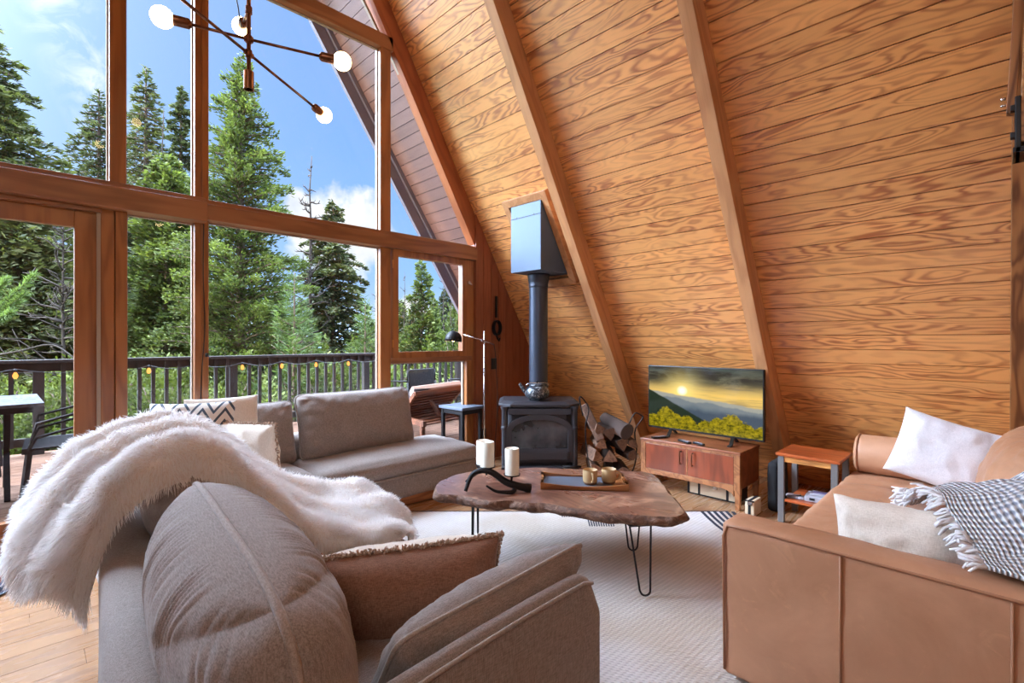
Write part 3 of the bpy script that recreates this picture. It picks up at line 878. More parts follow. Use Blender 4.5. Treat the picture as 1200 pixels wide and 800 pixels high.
def put(fn_args, u, D, vtop, **kw):
    b = at(u, D); H = zof(vtop, D)-b[2]
    return tree(*fn_args, H=H, base=b, **kw)
FIR = dict(fol='leaf_fir', leaf=(.19, .05), droop=.34, up=.16, spread=.42, flat=.22, shape=.72, jag=.42)
T1 = put(('fir_tree', 'broad sunlit fir with tiered drooping boughs outside the far left upper pane', 'tree'), -34, 11.0, -10, R=4.1, seed=3, nbr=330, nleaf=600, crown=.05, group=TREES, **FIR)
T2 = put(('fir_tree', 'dark fir whose top shows beside the leftmost tall window post', 'tree'), 116, 15.0, 104, R=2.9, seed=4, nbr=240, nleaf=330, crown=.05, group=TREES, **{**FIR, 'fol': 'leaf_dark'})
T3 = put(('fir_tree', 'pointed blue-green fir seen between the two tall left window posts', 'tree'), 171, 17.0, 78, R=3.0, seed=5, nbr=260, nleaf=330, crown=.05, group=TREES, **FIR)
T4 = put(('fir_tree', 'slim fir with a small rounded head just left of the second tall window post', 'tree'), 212, 19.0, 102, R=1.15, seed=6, nbr=150, nleaf=240, crown=.05, group=TREES, **{**FIR, 'shape': .35, 'fol': 'leaf_dark', 'leaf': (.2, .07)})
T5 = put(('cedar_tree', 'tall feathery light green cedar filling the large middle window', 'tree'), 282, 10.5, 66, R=2.25, seed=8, nbr=330, nleaf=520, fol='leaf_cedar', leaf=(.095, .035), crown=.05, shape=.66, droop=.22, up=.38, spread=.26, flat=.6, jag=.55, group=TREES)
T6 = put(('spruce_tree', 'grey-green spruce with twisted boughs right of the large cedar', 'tree'), 390, 14.0, 236, R=1.9, seed=9, nbr=170, nleaf=360, fol='leaf_dark', leaf=(.17, .06), crown=.05, shape=.45, droop=.34, up=.1, spread=.36, flat=.2, jag=.5, group=TREES)
T8 = put(('young_pine', 'small soft young pine with candle shoots right behind the deck railing', 'tree'), 345, 8.6, 318, R=.75, seed=12, nbr=60, nleaf=150, fol='leaf_pine', leaf=(.15, .014), crown=.1, shape=.7, droop=-.25, up=.35, spread=.16, flat=.5, clump=26, group=TREES)
T9 = put(('young_pine', 'little pale green pine shoot beside the window post, left of the opening sash', 'tree'), 428, 9.0, 352, R=.6, seed=13, nbr=44, nleaf=120, fol='leaf_pine', leaf=(.15, .014), crown=.15, shape=.6, droop=-.3, up=.4, spread=.16, flat=.5, clump=26, group=TREES)
T10 = put(('pine_tree', 'slender dark pine framed by the small opening sash', 'tree'), 494, 15.0, 300, R=1.05, seed=14, nbr=110, nleaf=200, fol='leaf_cedar', leaf=(.15, .06), crown=.05, shape=.6, droop=.1, up=.25, spread=.36, flat=.4, jag=.5, group=TREES)
# lower growth in the middle: a bushy maple-like green mass left of the cedar
T11 = put(('cedar_tree', 'bushy deep green cedar low between the two tall left window posts', 'tree'), 196, 11.5, 186, R=1.45, seed=15, nbr=170, nleaf=330, fol='leaf_cedar', leaf=(.14, .055), crown=.05, shape=.4, droop=.2, up=.25, spread=.4, flat=.5, group=TREES)
T12 = put(('fir_tree', 'dark lower fir with yellowed boughs seen through the sliding door glass', 'tree'), 22, 9.8, 232, R=2.1, seed=16, nbr=210, nleaf=420, crown=.03, group=TREES, **{**FIR, 'fol': 'leaf_fir', 'shape': .5})
# snag: dead standing tree
def bare(name, label, u, D, vtop, seed, n=26, R=.9, lean=0.0, thick=.035, upk=.5):
    b = at(u, D); H = zof(vtop, D)-b[2]; g = random.Random(seed)
    root = thing(name, label, 'tree', b, 0, 'bare trees beyond the deck')
    mb = MB(); pts = []
    for i in range(9):
        f = i/8; pts.append((b[0]+lean*f*H+.06*H*.3*ns(f*4, seed, 0), b[1]+.06*H*.3*ns(f*4, seed, 9), b[2]+H*f))
    mb.tube(pts, [thick*(1-.85*i/8) for i in range(9)], 6); mb.build('trunk', M['deadwood'], root, smooth=True)
    br = MB()
    for i in range(n):
        f = .3+.68*g.random(); k_ = int(f*8); p = Vector(pts[k_]).lerp(Vector(pts[min(8, k_+1)]), f*8-k_)
        az = g.random()*6.28; L = R*(1.1-f)*(.5+g.random())
        q = [p]; dirv = Vector((math.cos(az), math.sin(az), upk*g.random()+.1))
        for s_ in range(4):
            dirv = (dirv+Vector((g.gauss(0, .3), g.gauss(0, .3), g.gauss(.05, .25)))).normalized(); q.append(q[-1]+dirv*L/4)
        br.tube(q, [thick*.4, thick*.3, thick*.22, thick*.15, thick*.08], 4)
        for s_ in range(3):
            a = q[1+s_]; dv = (dirv+Vector((g.gauss(0, .8), g.gauss(0, .8), g.gauss(.2, .4)))).normalized()
            br.tube([a, a+dv*L*.2, a+dv*L*.33+Vector((0, 0, .03))], [thick*.2, thick*.14, thick*.06], 3)
    br.build('branches', M['deadwood'], root, smooth=True)
    return root
bare('bare_tree', 'leafless grey snag poking into the sky right of the large cedar', 362, 12.4, 182, 21, 40, 1.0, thick=.07, lean=.01)
bare('bare_tree', 'tangled leafless grey tree behind the sliding door glass', 74, 8.9, 246, 22, 60, 1.3, thick=.05)
bare('bare_tree', 'thin leafless trunk behind the slender pine, nearest to it', 520, 17.5, 296, 23, 22, .5)
bare('bare_tree', 'thin leafless trunk in the middle of the sash, second from the slender pine', 530, 18.5, 304, 24, 22, .5)
bare('bare_tree', 'thin leafless trunk beside the right edge of the sash', 541, 18.0, 312, 25, 22, .5)
bare('bare_tree', 'sparse pale leafless sapling left of the slender pine', 474, 18.0, 318, 26, 30, .9)
bare('bare_tree', 'weathered bare trunk among the firs left of the second tall post', 192, 14.5, 128, 27, 8, .4, thick=.07)
bare('bare_tree', 'leafless sapling at the right end of the big lower window', 440, 16.5, 338, 28, 34, .9)
# bough of a pine reaching in from the left, in front of the sliding door
def bough():
    b = at(-35, 7.9, 1.55); g = np.random.default_rng(5)
    root = thing('pine_bough', 'bright green pine bough reaching in outside the sliding door', 'branch', b)
    mb = MB(); V = []; A = []
    tips = [at(40, 7.9, zof(322, 7.9)), at(30, 7.9, zof(344, 7.9)), at(22, 8.1, zof(352, 8.1)), at(6, 7.9, zof(328, 7.9)), at(12, 7.7, zof(366, 7.7))]
    for tp in tips:
        a = np.array(b); e = np.array(tp); d = (e-a)/np.linalg.norm(e-a)
        mb.tube([tuple(a), tuple(a*.5+e*.5+np.array((0, 0, -.03))), tuple(e)], [.016, .01, .005], 5)
        m = 520; t = .35+.65*g.random(m); c = a+(e-a)*t[:, None]+np.array((0, 0, -.03))*(4*t*(1-t))[:, None]
        dr = d*.9+g.normal(0, .5, (m, 3)); dr /= np.linalg.norm(dr, axis=1, keepdims=True)
        w = np.cross(dr, g.normal(0, 1, (m, 3))); w /= np.linalg.norm(w, axis=1, keepdims=True)
        L = .13; V.append(np.stack([c, c+dr*L*.5+w*.006, c+dr*L, c+dr*L*.5-w*.006], 1)); A.append(np.repeat(.55+.45*g.random(m), 4))
    mb.build('stem', M['trunk'], root, smooth=True)
    quads_object('needles', np.concatenate(V)-np.array(b), M['leaf_pine'], root, {'var': np.concatenate(A)})
bough()
def branch_tube(label, pts, r, name='bare_branch'):
    mb = MB(); q = spline(pts, 26); mb.tube([tuple(p) for p in q], [r*(1-.6*i/25) for i in range(26)], 6)
    o = mb.build(name, M['deadwood'], frame=Matrix.Translation(pts[0]), smooth=True); return tag(o, label, 'branch')
branch_tube('curved bare grey branch arching just above the railing outside the door', [at(-30, 8.2, zof(420, 8.2)), at(20, 8.2, zof(412, 8.2)), at(60, 8.3, zof(404, 8.3)), at(86, 8.3, zof(419, 8.3)), at(110, 8.4, zof(440, 8.4))], .022)

# shrubs: one bush, copied all along behind the rail
def bush(name, label, b, H, R, seed, fol, n=5200, leaf=(.085, .045)):
    g = np.random.default_rng(seed); root = thing(name, label, 'bush', b)
    ph = g.random(n)*6.283; u = g.random(n)**.38; ct = g.random(n)
    lump = 1+.28*np.sin(ph*3+seed)+.2*np.sin(ph*5+ct*7)
    x = np.cos(ph)*R*u*np.sqrt(1-(ct*.86)**2)*lump; y = np.sin(ph)*R*u*np.sqrt(1-(ct*.86)**2)*lump; z = H*ct*(.4+.6*u)*(.85+.25*np.sin(ph*4))
    c = np.stack([x, y, z], 1)
    dr = c/np.linalg.norm(c, axis=1, keepdims=True)+g.normal(0, .6, (n, 3)); dr /= np.linalg.norm(dr, axis=1, keepdims=True)
    w = np.cross(dr, g.normal(0, 1, (n, 3))); w /= np.linalg.norm(w, axis=1, keepdims=True)
    ln = leaf[0]*(.6+.8*g.random((n, 1))); wd = leaf[1]*(.6+.8*g.random((n, 1)))
    V = np.stack([c-dr*ln*.5, c+w*wd*.5, c+dr*ln*.5, c-w*wd*.5], 1)
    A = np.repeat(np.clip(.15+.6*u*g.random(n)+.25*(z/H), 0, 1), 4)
    st = MB()
    for k_ in range(7):
        a = k_*.9+seed; st.tube([b, (b[0]+R*.3*math.cos(a), b[1]+R*.3*math.sin(a), b[2]+H*.4), (b[0]+R*.55*math.cos(a), b[1]+R*.55*math.sin(a), b[2]+H*.75)], [.03, .02, .008], 5)
    st.build('stems', M['trunk'], root, smooth=True)
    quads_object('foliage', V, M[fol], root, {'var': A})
    return root
B1 = bush('bush', 'leafy sunlit bush behind the railing', at(250, 8.8), 1.9, 1.0, 31, 'leaf_bush')
B2 = bush('bush', 'leafy sunlit bush behind the railing', at(330, 9.6), 1.7, 1.1, 32, 'leaf_cedar')
B1['group'] = B2['group'] = 'bushes behind the railing'
g_ = random.Random(3)
for u_, D_, sc in ((30, 7.9, .9), (70, 8.6, 1.0), (110, 8.4, 1.05), (150, 8.0, .85), (175, 9.2, 1.1), (205, 8.5, .95), (285, 8.4, .9), (300, 10.5, 1.2), (365, 8.9, 1.0), (395, 9.6, 1.15), (415, 9.0, .9),
                   (440, 10.2, 1.1), (455, 9.4, .85), (520, 10.6, .9), (545, 10.0, 1.0), (600, 12, 1.3), (-20, 8.2, 1.1), (-60, 9.2, 1.2), (232, 10.6, 1.3), (345, 11.5, 1.3)):
    c = copy_tree(B1 if g_.random() < .5 else B2, at(u_, D_), g_.random()*6.28, None, (sc, sc, sc*g_.uniform(.85, 1.05)))
by = bush('bush', 'vivid yellow-green bush low in the right half of the small sash', at(541, 14.0), zof(364, 14.0)-at(541, 14.0)[2], .8, 33, 'leaf_bush', 3600, (.12, .07))
by2 = bush('bush', 'small yellow-leaved bush low in the middle of the small sash', at(511, 12.5), zof(392, 12.5)-at(511, 12.5)[2], .5, 34, 'leaf_bush', 2400, (.11, .06))
# the wood further back: copies of the firs and the cedar
for i, (u_, D_, src, sc) in enumerate(((-90, 15, T1, .9), (40, 21, T3, .75), (90, 24, T2, .8), (140, 25, T3, .62), (235, 24, T1, .6), (250, 18, T11, .8), (325, 20, T6, .75), (300, 26, T3, .5), (345, 24, T11, .75), (400, 26, T10, .7),
                                       (-160, 13, T2, 1.0), (455, 30, T10, .85), (480, 27, T6, .6), (515, 30, T10, .9), (550, 26, T6, .75), (575, 24, T10, .9), (620, 25, T3, .7), (60, 15, T12, .9), (5, 14.5, T12, .9), (130, 13, T12, .8), (425, 19, T11, .42), (415, 24, T6, .6))):
    c = copy_tree(src, at(u_, D_), i*1.3, 'distant conifer in the wood behind the nearer trees', sc)
    c['group'] = 'distant conifers'

HT = {T6.name: zof(236, 14.0)-T6.location.z, T10.name: zof(300, 15.0)-T10.location.z, T11.name: zof(186, 11.5)-T11.location.z}
for i, (u_, D_, vt, src) in enumerate(((468, 24, 352, T11), (483, 22, 366, T6), (508, 21, 348, T10), (522, 23, 338, T6), (536, 22, 352, T11), (550, 24, 340, T10), (566, 22, 330, T6), (452, 26, 358, T6), (432, 23, 372, T11), (515, 16, 384, T11), (535, 16.5, 372, T6), (475, 17, 382, T10))):
    b_ = at(u_, D_); c = copy_tree(src, b_, i*1.9, 'distant conifer in the wood behind the nearer trees', (zof(vt, D_)-b_[2])/HT[src.name])
    c['group'] = 'distant conifers'

# ---- things on the deck
DZ = .20
# lounger, seen from the house: its slatted backrest raised towards the right
def lounger():
    b = at(500, 6.0, DZ)
    root = thing('deck_lounger', 'teak slatted lounger with raised back and striped cushion on the deck', 'lounger', b)
    # end points of the raised backrest underside from the photograph's rays
    fl = np.array(at(497, 6.1, .50)); fr_ = np.array(at(560, 6.35, .42))
    A0 = np.array(at(474, 5.7, zof(492, 5.7))); A1 = np.array(at(480, 5.7, zof(463, 5.7)))
    B0 = np.array(at(520, 6.2, zof(487, 6.2)))
    low1 = np.array(at(492, 5.55, DZ+.28)); low2 = np.array(at(523, 6.15, DZ+.30)); hi1 = np.array(at(486, 5.5, zof(461.5, 5.5))); hi2 = np.array(at(542, 6.05, zof(453.5, 6.05)))
    low1 = np.array(at(470, 5.75, DZ+.28)); low2 = np.array(at(517, 6.3, DZ+.28))
    mb = MB(); n = 9
    for i in range(n):
        f = (i+.5)/n
        a = low1+(hi1-low1)*f; b2 = low2+(hi2-low2)*f
        mb.bar(a, b2, .055, .014, (hi1-low1))
    mb.build('slats', M['teak'], root)
    fm = MB(); fm.bar(low1, hi1, .03, .05); fm.bar(low2, hi2, .03, .05); fm.bar(hi1, hi2, .03, .05); fm.bar(low1, low2, .03, .05)
    fm.build('back_frame', M['teak'], root, bevel=.003)
    nrm = np.cross(hi1-low1, low2-low1); nrm /= np.linalg.norm(nrm)
    if nrm[2] < 0: nrm = -nrm
    cu = MB()
    off = nrm*.018; th = nrm*.075
    ex = (hi1-low1)/np.linalg.norm(hi1-low1)*.03; q = [low1+off, low2+off, hi2+off+ex, hi1+off+ex]
    cu.add([tuple(p) for p in q]+[tuple(p+th) for p in q], [(3, 2, 1, 0), (4, 5, 6, 7), (0, 1, 5, 4), (1, 2, 6, 5), (2, 3, 7, 6), (3, 0, 4, 7)])
    xx = Vector(tuple(hi2-hi1)).normalized(); frm = frame3(Vector(tuple(low1)), Vector(tuple(low1-hi1)), Vector(tuple(nrm)))
    o = cu.build('cushion', M['stripe'], root, bevel=.015)
    # prop strut, flat seat frame and legs
    st = MB(); st.bar(hi1*.5+hi2*.5-(hi2-hi1)*.1-(hi1-low1)*.35, np.array(at(521, 6.25, DZ+.12)), .03, .04); st.build('prop', M['teak'], root)
    fdir = (low1-hi1); fdir[2] = 0; fdir /= np.linalg.norm(fdir)
    se = MB()
    for p in (low1, low2): se.bar(p, p+fdir*1.25, .04, .07); se.bar(p, p-fdir*.55, .04, .06)
    for i in range(12): se.bar(low1+fdir*(.05+i*.1), low2+fdir*(.05+i*.1), .06, .014)
    for i in range(4): se.bar(low1-fdir*(.1+i*.13)+np.array((0, 0, -.02)), low2-fdir*(.1+i*.13)+np.array((0, 0, -.02)), .06, .014)
    se.build('seat_frame', M['teak'], root)
    for p in (low1, low2):
        for d in (1.2, -.5):
            e = p+fdir*d; l = MB(); l.bar((e[0], e[1], e[2]), (e[0], e[1], DZ), .045, .045, tuple(fdir)); l.build('leg', M['teak'], root)
lounger()
def rect_table(name, label, cat, c, lx, ly, H, top_t, leg, mat, topmat=None, rz=0.0, apron=.05, base=DZ, inset=.02):
    root = thing(name, label, cat, (c[0], c[1], base), rz); Mx = mw(root)
    t = MB(); t.box((0, 0, H-top_t/2), (lx, ly, top_t), 0, Mx); t.build('tabletop', M[topmat or mat], root, bevel=.004)
    for s in (-1, 1):
        a = MB(); a.box((0, s*(ly/2-inset-leg/2), H-top_t-apron/2), (lx-2*inset-2*leg, leg*.6, apron), 0, Mx); a.build('apron', M[mat], root)
        a = MB(); a.box((s*(lx/2-inset-leg/2), 0, H-top_t-apron/2), (leg*.6, ly-2*inset-2*leg, apron), 0, Mx); a.build('apron', M[mat], root)
    for sx in (-1, 1):
        for sy in (-1, 1):
            l = MB(); l.box((sx*(lx/2-inset-leg/2), sy*(ly/2-inset-leg/2), (H-top_t)/2), (leg, leg, H-top_t), 0, Mx); l.build('leg', M[mat], root, bevel=.003)
    return root
rect_table('side_table', 'small black square side table on the deck just outside the low window', 'table', at(541, 5.52), .34, .40, .46, .03, .035, 'blackmetal', 'slate', 0.05)
# dark sling chair beyond the lounger, seen from behind, and another at the far right
def sling(label, u, D, w, ztop, rz):
    c = at(u, D, DZ); root = thing('sling_chair', label, 'chair', c, rz, None); Mx = mw(root)
    b = MB(); b.box((0, 0, (ztop-DZ+.36)/2+.02), (w, .03, ztop-DZ-.36), 0, Mx); b.build('backrest', M['blackcloth'], root, bevel=.012)
    s = MB(); s.box((0, .26, .38), (w, .5, .03), 0, Mx); s.build('seat', M['blackcloth'], root, bevel=.01)
    for sx in (-1, 1):
        f = MB(); f.tube([Mx @ Vector(p) for p in ((sx*(w/2+.02), 0, ztop-DZ), (sx*(w/2+.02), .0, .62), (sx*(w/2+.02), .5, .6), (sx*(w/2+.02), .52, .02), (sx*(w/2+.02), -.05, .02), (sx*(w/2+.02), 0, .6))], .014, 6)
        f.build('side_frame', M['blackmetal'], root, smooth=True)
    return root
sling('black mesh-backed deck chair behind the teak lounger', 494, 7.0, .48, zof(433.5, 7.0), math.radians(8))
sling('second black deck chair on sled legs near the window jamb', 545, 7.0, .5, zof(448, 7.0), math.radians(-70))

# bistro set at the far left
bt = thing('bistro_table', 'weathered grey slatted table on the deck outside the sliding door', 'table', (-.73, 5.46, DZ), math.radians(2))
Mx = mw(bt); ztab = .73
edge_u = 50
half = .80
e0 = np.array(at(50, 5.75, DZ)); e1 = np.array(at(-140, 5.05, DZ))
tb = MB()
for i in range(5):
    tb.box((.0+0, -.36+i*.18, ztab-.012), (1.62, .173, .024), 0, Mx)
tb.build('tabletop', M['patio'], bt)
fr = MB()
for s in (-1, 1): fr.box((0, s*.34, ztab-.05), (1.5, .03, .05), 0, Mx)
for s in (-1, 1): fr.box((s*.74, 0, ztab-.05), (.03, .7, .05), 0, Mx)
fr.build('frame', M['patiometal'], bt)
for s in (-1, 1):
    for q in (-1, 1):
        l = MB(); l.bar(Mx @ Vector((s*.62, q*.30, ztab-.05)), Mx @ Vector((s*.62, -q*.28, .0)), .035, .035); l.build('leg', M['patiometal'], bt)
def patio_chair(label, c, rz):
    root = thing('patio_chair', label, 'chair', c, rz, 'iron patio chairs on the deck'); Mx = mw(root)
    # curved arm-and-back hoop
    h = []
    for i in range(19):
        a = PI*i/18; h.append(Mx @ Vector((.27*math.cos(a), .05+.24*math.sin(a), .66)))
    for dz, nm in ((0, 'arm_hoop'), (-.10, 'lower_hoop')):
        f = MB(); f.tube([Mx @ Vector((.27, -.22, .42))]+[Mx @ Vector((.27, -.18, .60+dz))]+[p+Vector((0, 0, dz)) for p in h]+[Mx @ Vector((-.27, -.18, .60+dz)), Mx @ Vector((-.27, -.22, .42))], .011, 6)
        f.build(nm, M['patiometal'], root, smooth=True)
    s = MB()
    for i in range(12): s.box((-.25+i*.0455, 0, .42), (.032, .46, .014), 0, Mx)
    s.box((0, .24, .41), (.54, .03, .04), 0, Mx); s.box((0, -.24, .41), (.54, .03, .04), 0, Mx)
    s.build('seat', M['patiometal'], root)
    b = MB()
    for i in range(7):
        a = PI*(.2+.6*i/6); b.bar(Mx @ Vector((.27*math.cos(a), .05+.24*math.sin(a), .42)), Mx @ Vector((.27*math.cos(a), .05+.24*math.sin(a), .66)), .016, .005)
    b.build('back_bars', M['patiometal'], root)
    for sx in (-1, 1):
        for sy in (-1, 1):
            l = MB(); l.bar(Mx @ Vector((sx*.25, sy*.22, .42)), Mx @ Vector((sx*.28, sy*.26, .0)), .024, .024); l.build('leg', M['patiometal'], root)
    return root
patio_chair('iron patio chair with hoop arms and barred seat beside the sliding door post', (.24, 5.12, DZ), math.radians(-92))
patio_chair('iron patio chair cut by the left edge of the view, nearer the house', (-.62, 4.86, DZ), math.radians(178))
patio_chair('iron patio chair behind the grey table, against the railing', (-.45, 6.45, DZ), math.radians(0))
# ================================================================== SECTIONAL SOFA
SOFA = thing('sectional_sofa', 'large taupe linen corner sectional sofa with a chaise along the glass wall', 'sofa', (.8, 2.4, 0))
BD = Vector((.0813, .9967, 0)).normalized()           # direction the long back runs
BN = Vector((BD.y, -BD.x, 0))                          # towards the seat
def backpt(t, off, z): p = BD*t+BN*off; return (p.x, p.y, z)
# long back: rounded top rail, runs from the near arm to the corner
def roll(path_pts, prof, seed=0, wr=.006, closed_ends=True):
    """sweep a closed 2-D profile (offset, z) along points; each point = (pos, side vector)"""
    mb = MB(); P = []
    for i, (p, s) in enumerate(path_pts):
        row = []
        for a, z in prof:
            w = wr*ns(p[0]*6+a*3+seed, p[1]*6, z*7)
            row.append((p[0]+s[0]*(a+w), p[1]+s[1]*(a+w), z+w))
        P.append(row)
    mb.grid(P, len(P), len(prof), cv=True)
    n = len(prof)
    k = len(mb.v)
    mb.f.append(tuple(range(n))); mb.f.append(tuple(range(k-n, k)))
    return mb
prof = [(.0, .06), (.0, .56)]+[(.085-.085*math.cos(a), .56+.07*math.sin(a)) for a in [PI*i/10 for i in range(1, 10)]]+[(.17, .56), (.17, .06)]
path = [((BD*t).to_tuple(), BN.to_tuple()) for t in np.linspace(.86, 4.2, 60)]
roll(path, prof, 1, .010).build('backrest', M['fabric'], SOFA, smooth=True)
# chaise back along the glass
path = [((.36+x, 4.24, 0), (0, -1, 0)) for x in np.linspace(0, 2.18, 44)]
roll(path, prof, 2, .006).build('chaise_backrest', M['fabric'], SOFA, smooth=True)
# near arm: thin slab with soft rounded front
def arm():
    mb = MB(); P = []
    for i in range(31):
        x = .20+i/30*1.165
        e = (x-.20)/1.165
        zt = .625+.02*math.sin(e*3)-.0*e
        dr = max(0, (x-(1.365-.10))/.10)
        ztop = zt-.10*(1-math.sqrt(max(0, 1-dr*dr)))
        row = []
        for a, z in [(0, .06), (0, .2), (0, .4)]+[(.055-.055*math.cos(q), ztop-.055+.055*math.sin(q)) for q in [PI*k/8 for k in range(9)]]+[(.11, .4), (.11, .2), (.11, .06)]:
            w = .006*ns(x*5, z*6, 4.0)
            row.append((x, .905+.05*e+a*.62+w*.6, z))
        P.append(row)
    mb.grid(P, 31, len(P[0]), cv=True); n = len(P[0]); k = len(mb.v)
    mb.f.append(tuple(range(n))); mb.f.append(tuple(range(k-n, k)))
    return mb
arm().build('arm', M['fabric'], SOFA, smooth=True, autos=40)
pp = MB(); q = []
for i in range(24):
    x = .20+i/24*1.165; e = (x-.2)/1.165; dr = max(0, (x-1.265)/.10); q.append((x, .900+.05*e, .612+.02*math.sin(e*3)-.10*(1-math.sqrt(max(0, 1-min(1, dr)**2)))))
pp.tube(q, .006, 6); pp.build('arm_piping', M['piping'], SOFA, smooth=True)
# seats
def seat(name, x0, x1, y0, y1, z0, z1, seed, crown=.03):
    o = softbox(x0, x1, y0, y1, z0, z1, .055, seed=seed, puff=.012, wr=.005, crown=crown).build(name, M['fabric'], SOFA, smooth=True)
    return o
seat('seat_cushion', .30, 1.32, 1.03, 2.36, .25, .43, 3); seat('seat_cushion', .34, 1.32, 2.37, 3.49, .25, .43, 4)
seat('seat_cushion', .42, 1.5, 3.50, 4.06, .25, .43, 6)
# chaise: its right end runs out past the back cushions
ch = softbox(1.51, 3.04, 3.49, 4.20, .265, .42, .06, seed=7, puff=.012, wr=.006, crown=.035); ch.build('chaise_cushion', M['fabric'], SOFA, smooth=True)
pp = MB(); pp.tube([(1.30, 3.485, .275), (2.2, 3.478, .275), (2.98, 3.482, .275), (3.045, 3.53, .275), (3.045, 4.15, .275)], .007, 6); pp.build('chaise_piping', M['piping'], SOFA, smooth=True)
pp = MB(); pp.tube([(1.325, 1.05, .395), (1.33, 1.7, .40), (1.33, 2.35, .40)], .006, 6); pp.tube([(1.33, 2.38, .40), (1.33, 3.46, .40)], .006, 6); pp.build('seat_piping', M['piping'], SOFA, smooth=True)
b = softbox(.27, 1.30, 1.02, 4.15, .085, .26, .02, puff=.002, seed=8); b.build('base', M['fabric'], SOFA, smooth=True)
b = softbox(1.30, 3.02, 3.50, 4.19, .085, .27, .02, puff=.002, seed=9); b.build('chaise_base', M['fabric'], SOFA, smooth=True)
p = MB(); p.bx(.32, 1.26, 1.04, 4.1, .0135, .088); p.bx(1.26, 2.96, 3.53, 4.15, .0135, .088); p.build('plinth', M['plinth'], SOFA)

def cushion(name, label, mat, c, xdir, zdir, w, h, t, piping=None, group=None, cat='cushion', pip_r=.007, **kw):
    m = frame3(c, xdir, zdir)
    root = thing(name, label, cat, c, 0, group); MATS[root.name] = m; root.matrix_world = m
    mb, rim = pillow(w, h, t, **kw)
    xform(mb, m); body = mb.build('cover', mat, root, smooth=True)
    if piping:
        p = MB(); p.tube([m @ Vector(q) for q in rim], pip_r, 6, closed=True); p.build('piping', piping, root, smooth=True)
    return root, m, rim
# large back cushions leaning on the long back
cc = BD*1.56+BN*.30
cushion('back_cushion', 'large ruched taupe back cushion nearest the camera, leaning on the sofa back', M['fabric'], (cc.x, cc.y, .66), BD, (-.16, 0, 1), 1.24, .50, .41, M['piping'], 'taupe sofa back cushions', pip_r=.010, nu=300, nv=60, wr=.003, seed=1, gather=.010, gf=101, gext=.8, rn=5, power=.46, pinch=.02)
cc = BD*2.74+BN*.31
cushion('back_cushion', 'large taupe back cushion half buried under the fur throw', M['fabric'], (cc.x, cc.y, .66), BD, (-.18, 0, 1), 1.14, .50, .34, M['piping'], 'taupe sofa back cushions', nu=40, nv=28, wr=.010, seed=2, gather=.008, power=.45, pinch=.02, rn=4)
# cushion against the near arm
cushion('back_cushion', 'taupe cushion with piped edge leaning on the near arm of the sofa', M['fabric'], (1.02, 1.135, .520), (1, .05, 0), (0, -.60, 1), .80, .37, .22, M['piping'], 'taupe sofa back cushions', nu=40, nv=28, wr=.005, seed=5, gather=.007, pinch=.03, rn=12, gf=55)
# cushions along the glass
cushion('back_cushion', 'plump smooth taupe back cushion on the chaise, nearest the lounger', M['fabric'], (2.09, 4.03, .685), (1, 0, 0), (0, .26, 1), 1.08, .54, .30, M['piping'], 'taupe sofa back cushions', nu=44, nv=30, wr=.006, seed=8, gather=.009, power=.42, pinch=.04, rn=14, gf=60)
cushion('back_cushion', 'taupe back cushion in the sofa corner with a sunlit top, between pillows and chaise cushion', M['fabric'], (1.14, 4.05, .66), (1, 0, 0), (0, .24, 1), .80, .50, .28, M['piping'], 'taupe sofa back cushions', nu=40, nv=30, wr=.008, seed=9, gather=.014, pinch=.05, power=.42, rn=14, gf=60)
def fringe(root, m, rim, mat, L=.022, n=420, seed=2, lo=0, hi=1):
    g = random.Random(seed); mb = MB(); N = len(rim)
    for i in range(n):
        f = lo+(hi-lo)*(i+g.random())/n; k_ = f*N; a = Vector(rim[int(k_) % N]).lerp(Vector(rim[(int(k_)+1) % N]), k_-int(k_))
        o_ = a.normalized(); o_.y = 0
        d = Vector((o_.x+g.gauss(0, .5), g.gauss(0, .6), o_.z+g.gauss(0, .5))).normalized()
        e = a+d*L*g.uniform(.5, 1.1); mid = (a+e)/2+Vector((g.gauss(0, .004), g.gauss(0, .004), g.gauss(0, .004)))
        mb.tube([m @ a, m @ mid, m @ e], [.0036, .0036, .0026], 4)
    return mb.build('fringe', mat, root, smooth=True)
r_, m_, rim_ = cushion('throw_pillow', 'dusty rust pillow with frayed fringe standing on the seat beside the near arm', M['rust'], (.935, 1.45, .530), (.89, -.44, .0), (-.06, -.16, 1), .65, .34, .30, None, 'throw pillows', cat='pillow', nu=40, nv=28, wr=.008, seed=12, gather=.006, pinch=.07)
fringe(r_, m_, rim_, M['fringe'], .017, 1100)
b_ = [o for o in r_.children if o.name.startswith('cover')][0]
# the far face of this pillow is cream: second material on faces whose local normal looks away
b_.data.materials.append(M['cream'])
for pl in b_.data.polygons:
    if pl.center.y > .004: pl.material_index = 1
r_, m_, rim_ = cushion('throw_pillow', 'cream pillow with dark frayed edge, half behind the fur throw', M['cream'], (1.0, 3.42, .66), (.5, -.86, 0), (-.25, .1, 1), .50, .44, .18, None, 'throw pillows', cat='pillow', nu=30, nv=26, wr=.008, seed=14, gather=.006)
fringe(r_, m_, rim_, M['fringe'], .018, 360, 4)
cushion('throw_pillow', 'white pillow with dark zigzag print in the sofa corner', M['zigzag'], (.74, 3.62, .78), (.9, -.40, 0), (-.2, .45, 1), .48, .46, .17, None, 'throw pillows', cat='pillow', nu=28, nv=28, wr=.006, seed=15)
cushion('throw_pillow', 'plain cream pillow behind the zigzag pillow, catching the sun', M['cream'], (.98, 3.86, .80), (1, -.1, 0), (0, .25, 1), .46, .40, .15, None, 'throw pillows', cat='pillow', nu=26, nv=26, wr=.006, seed=16)

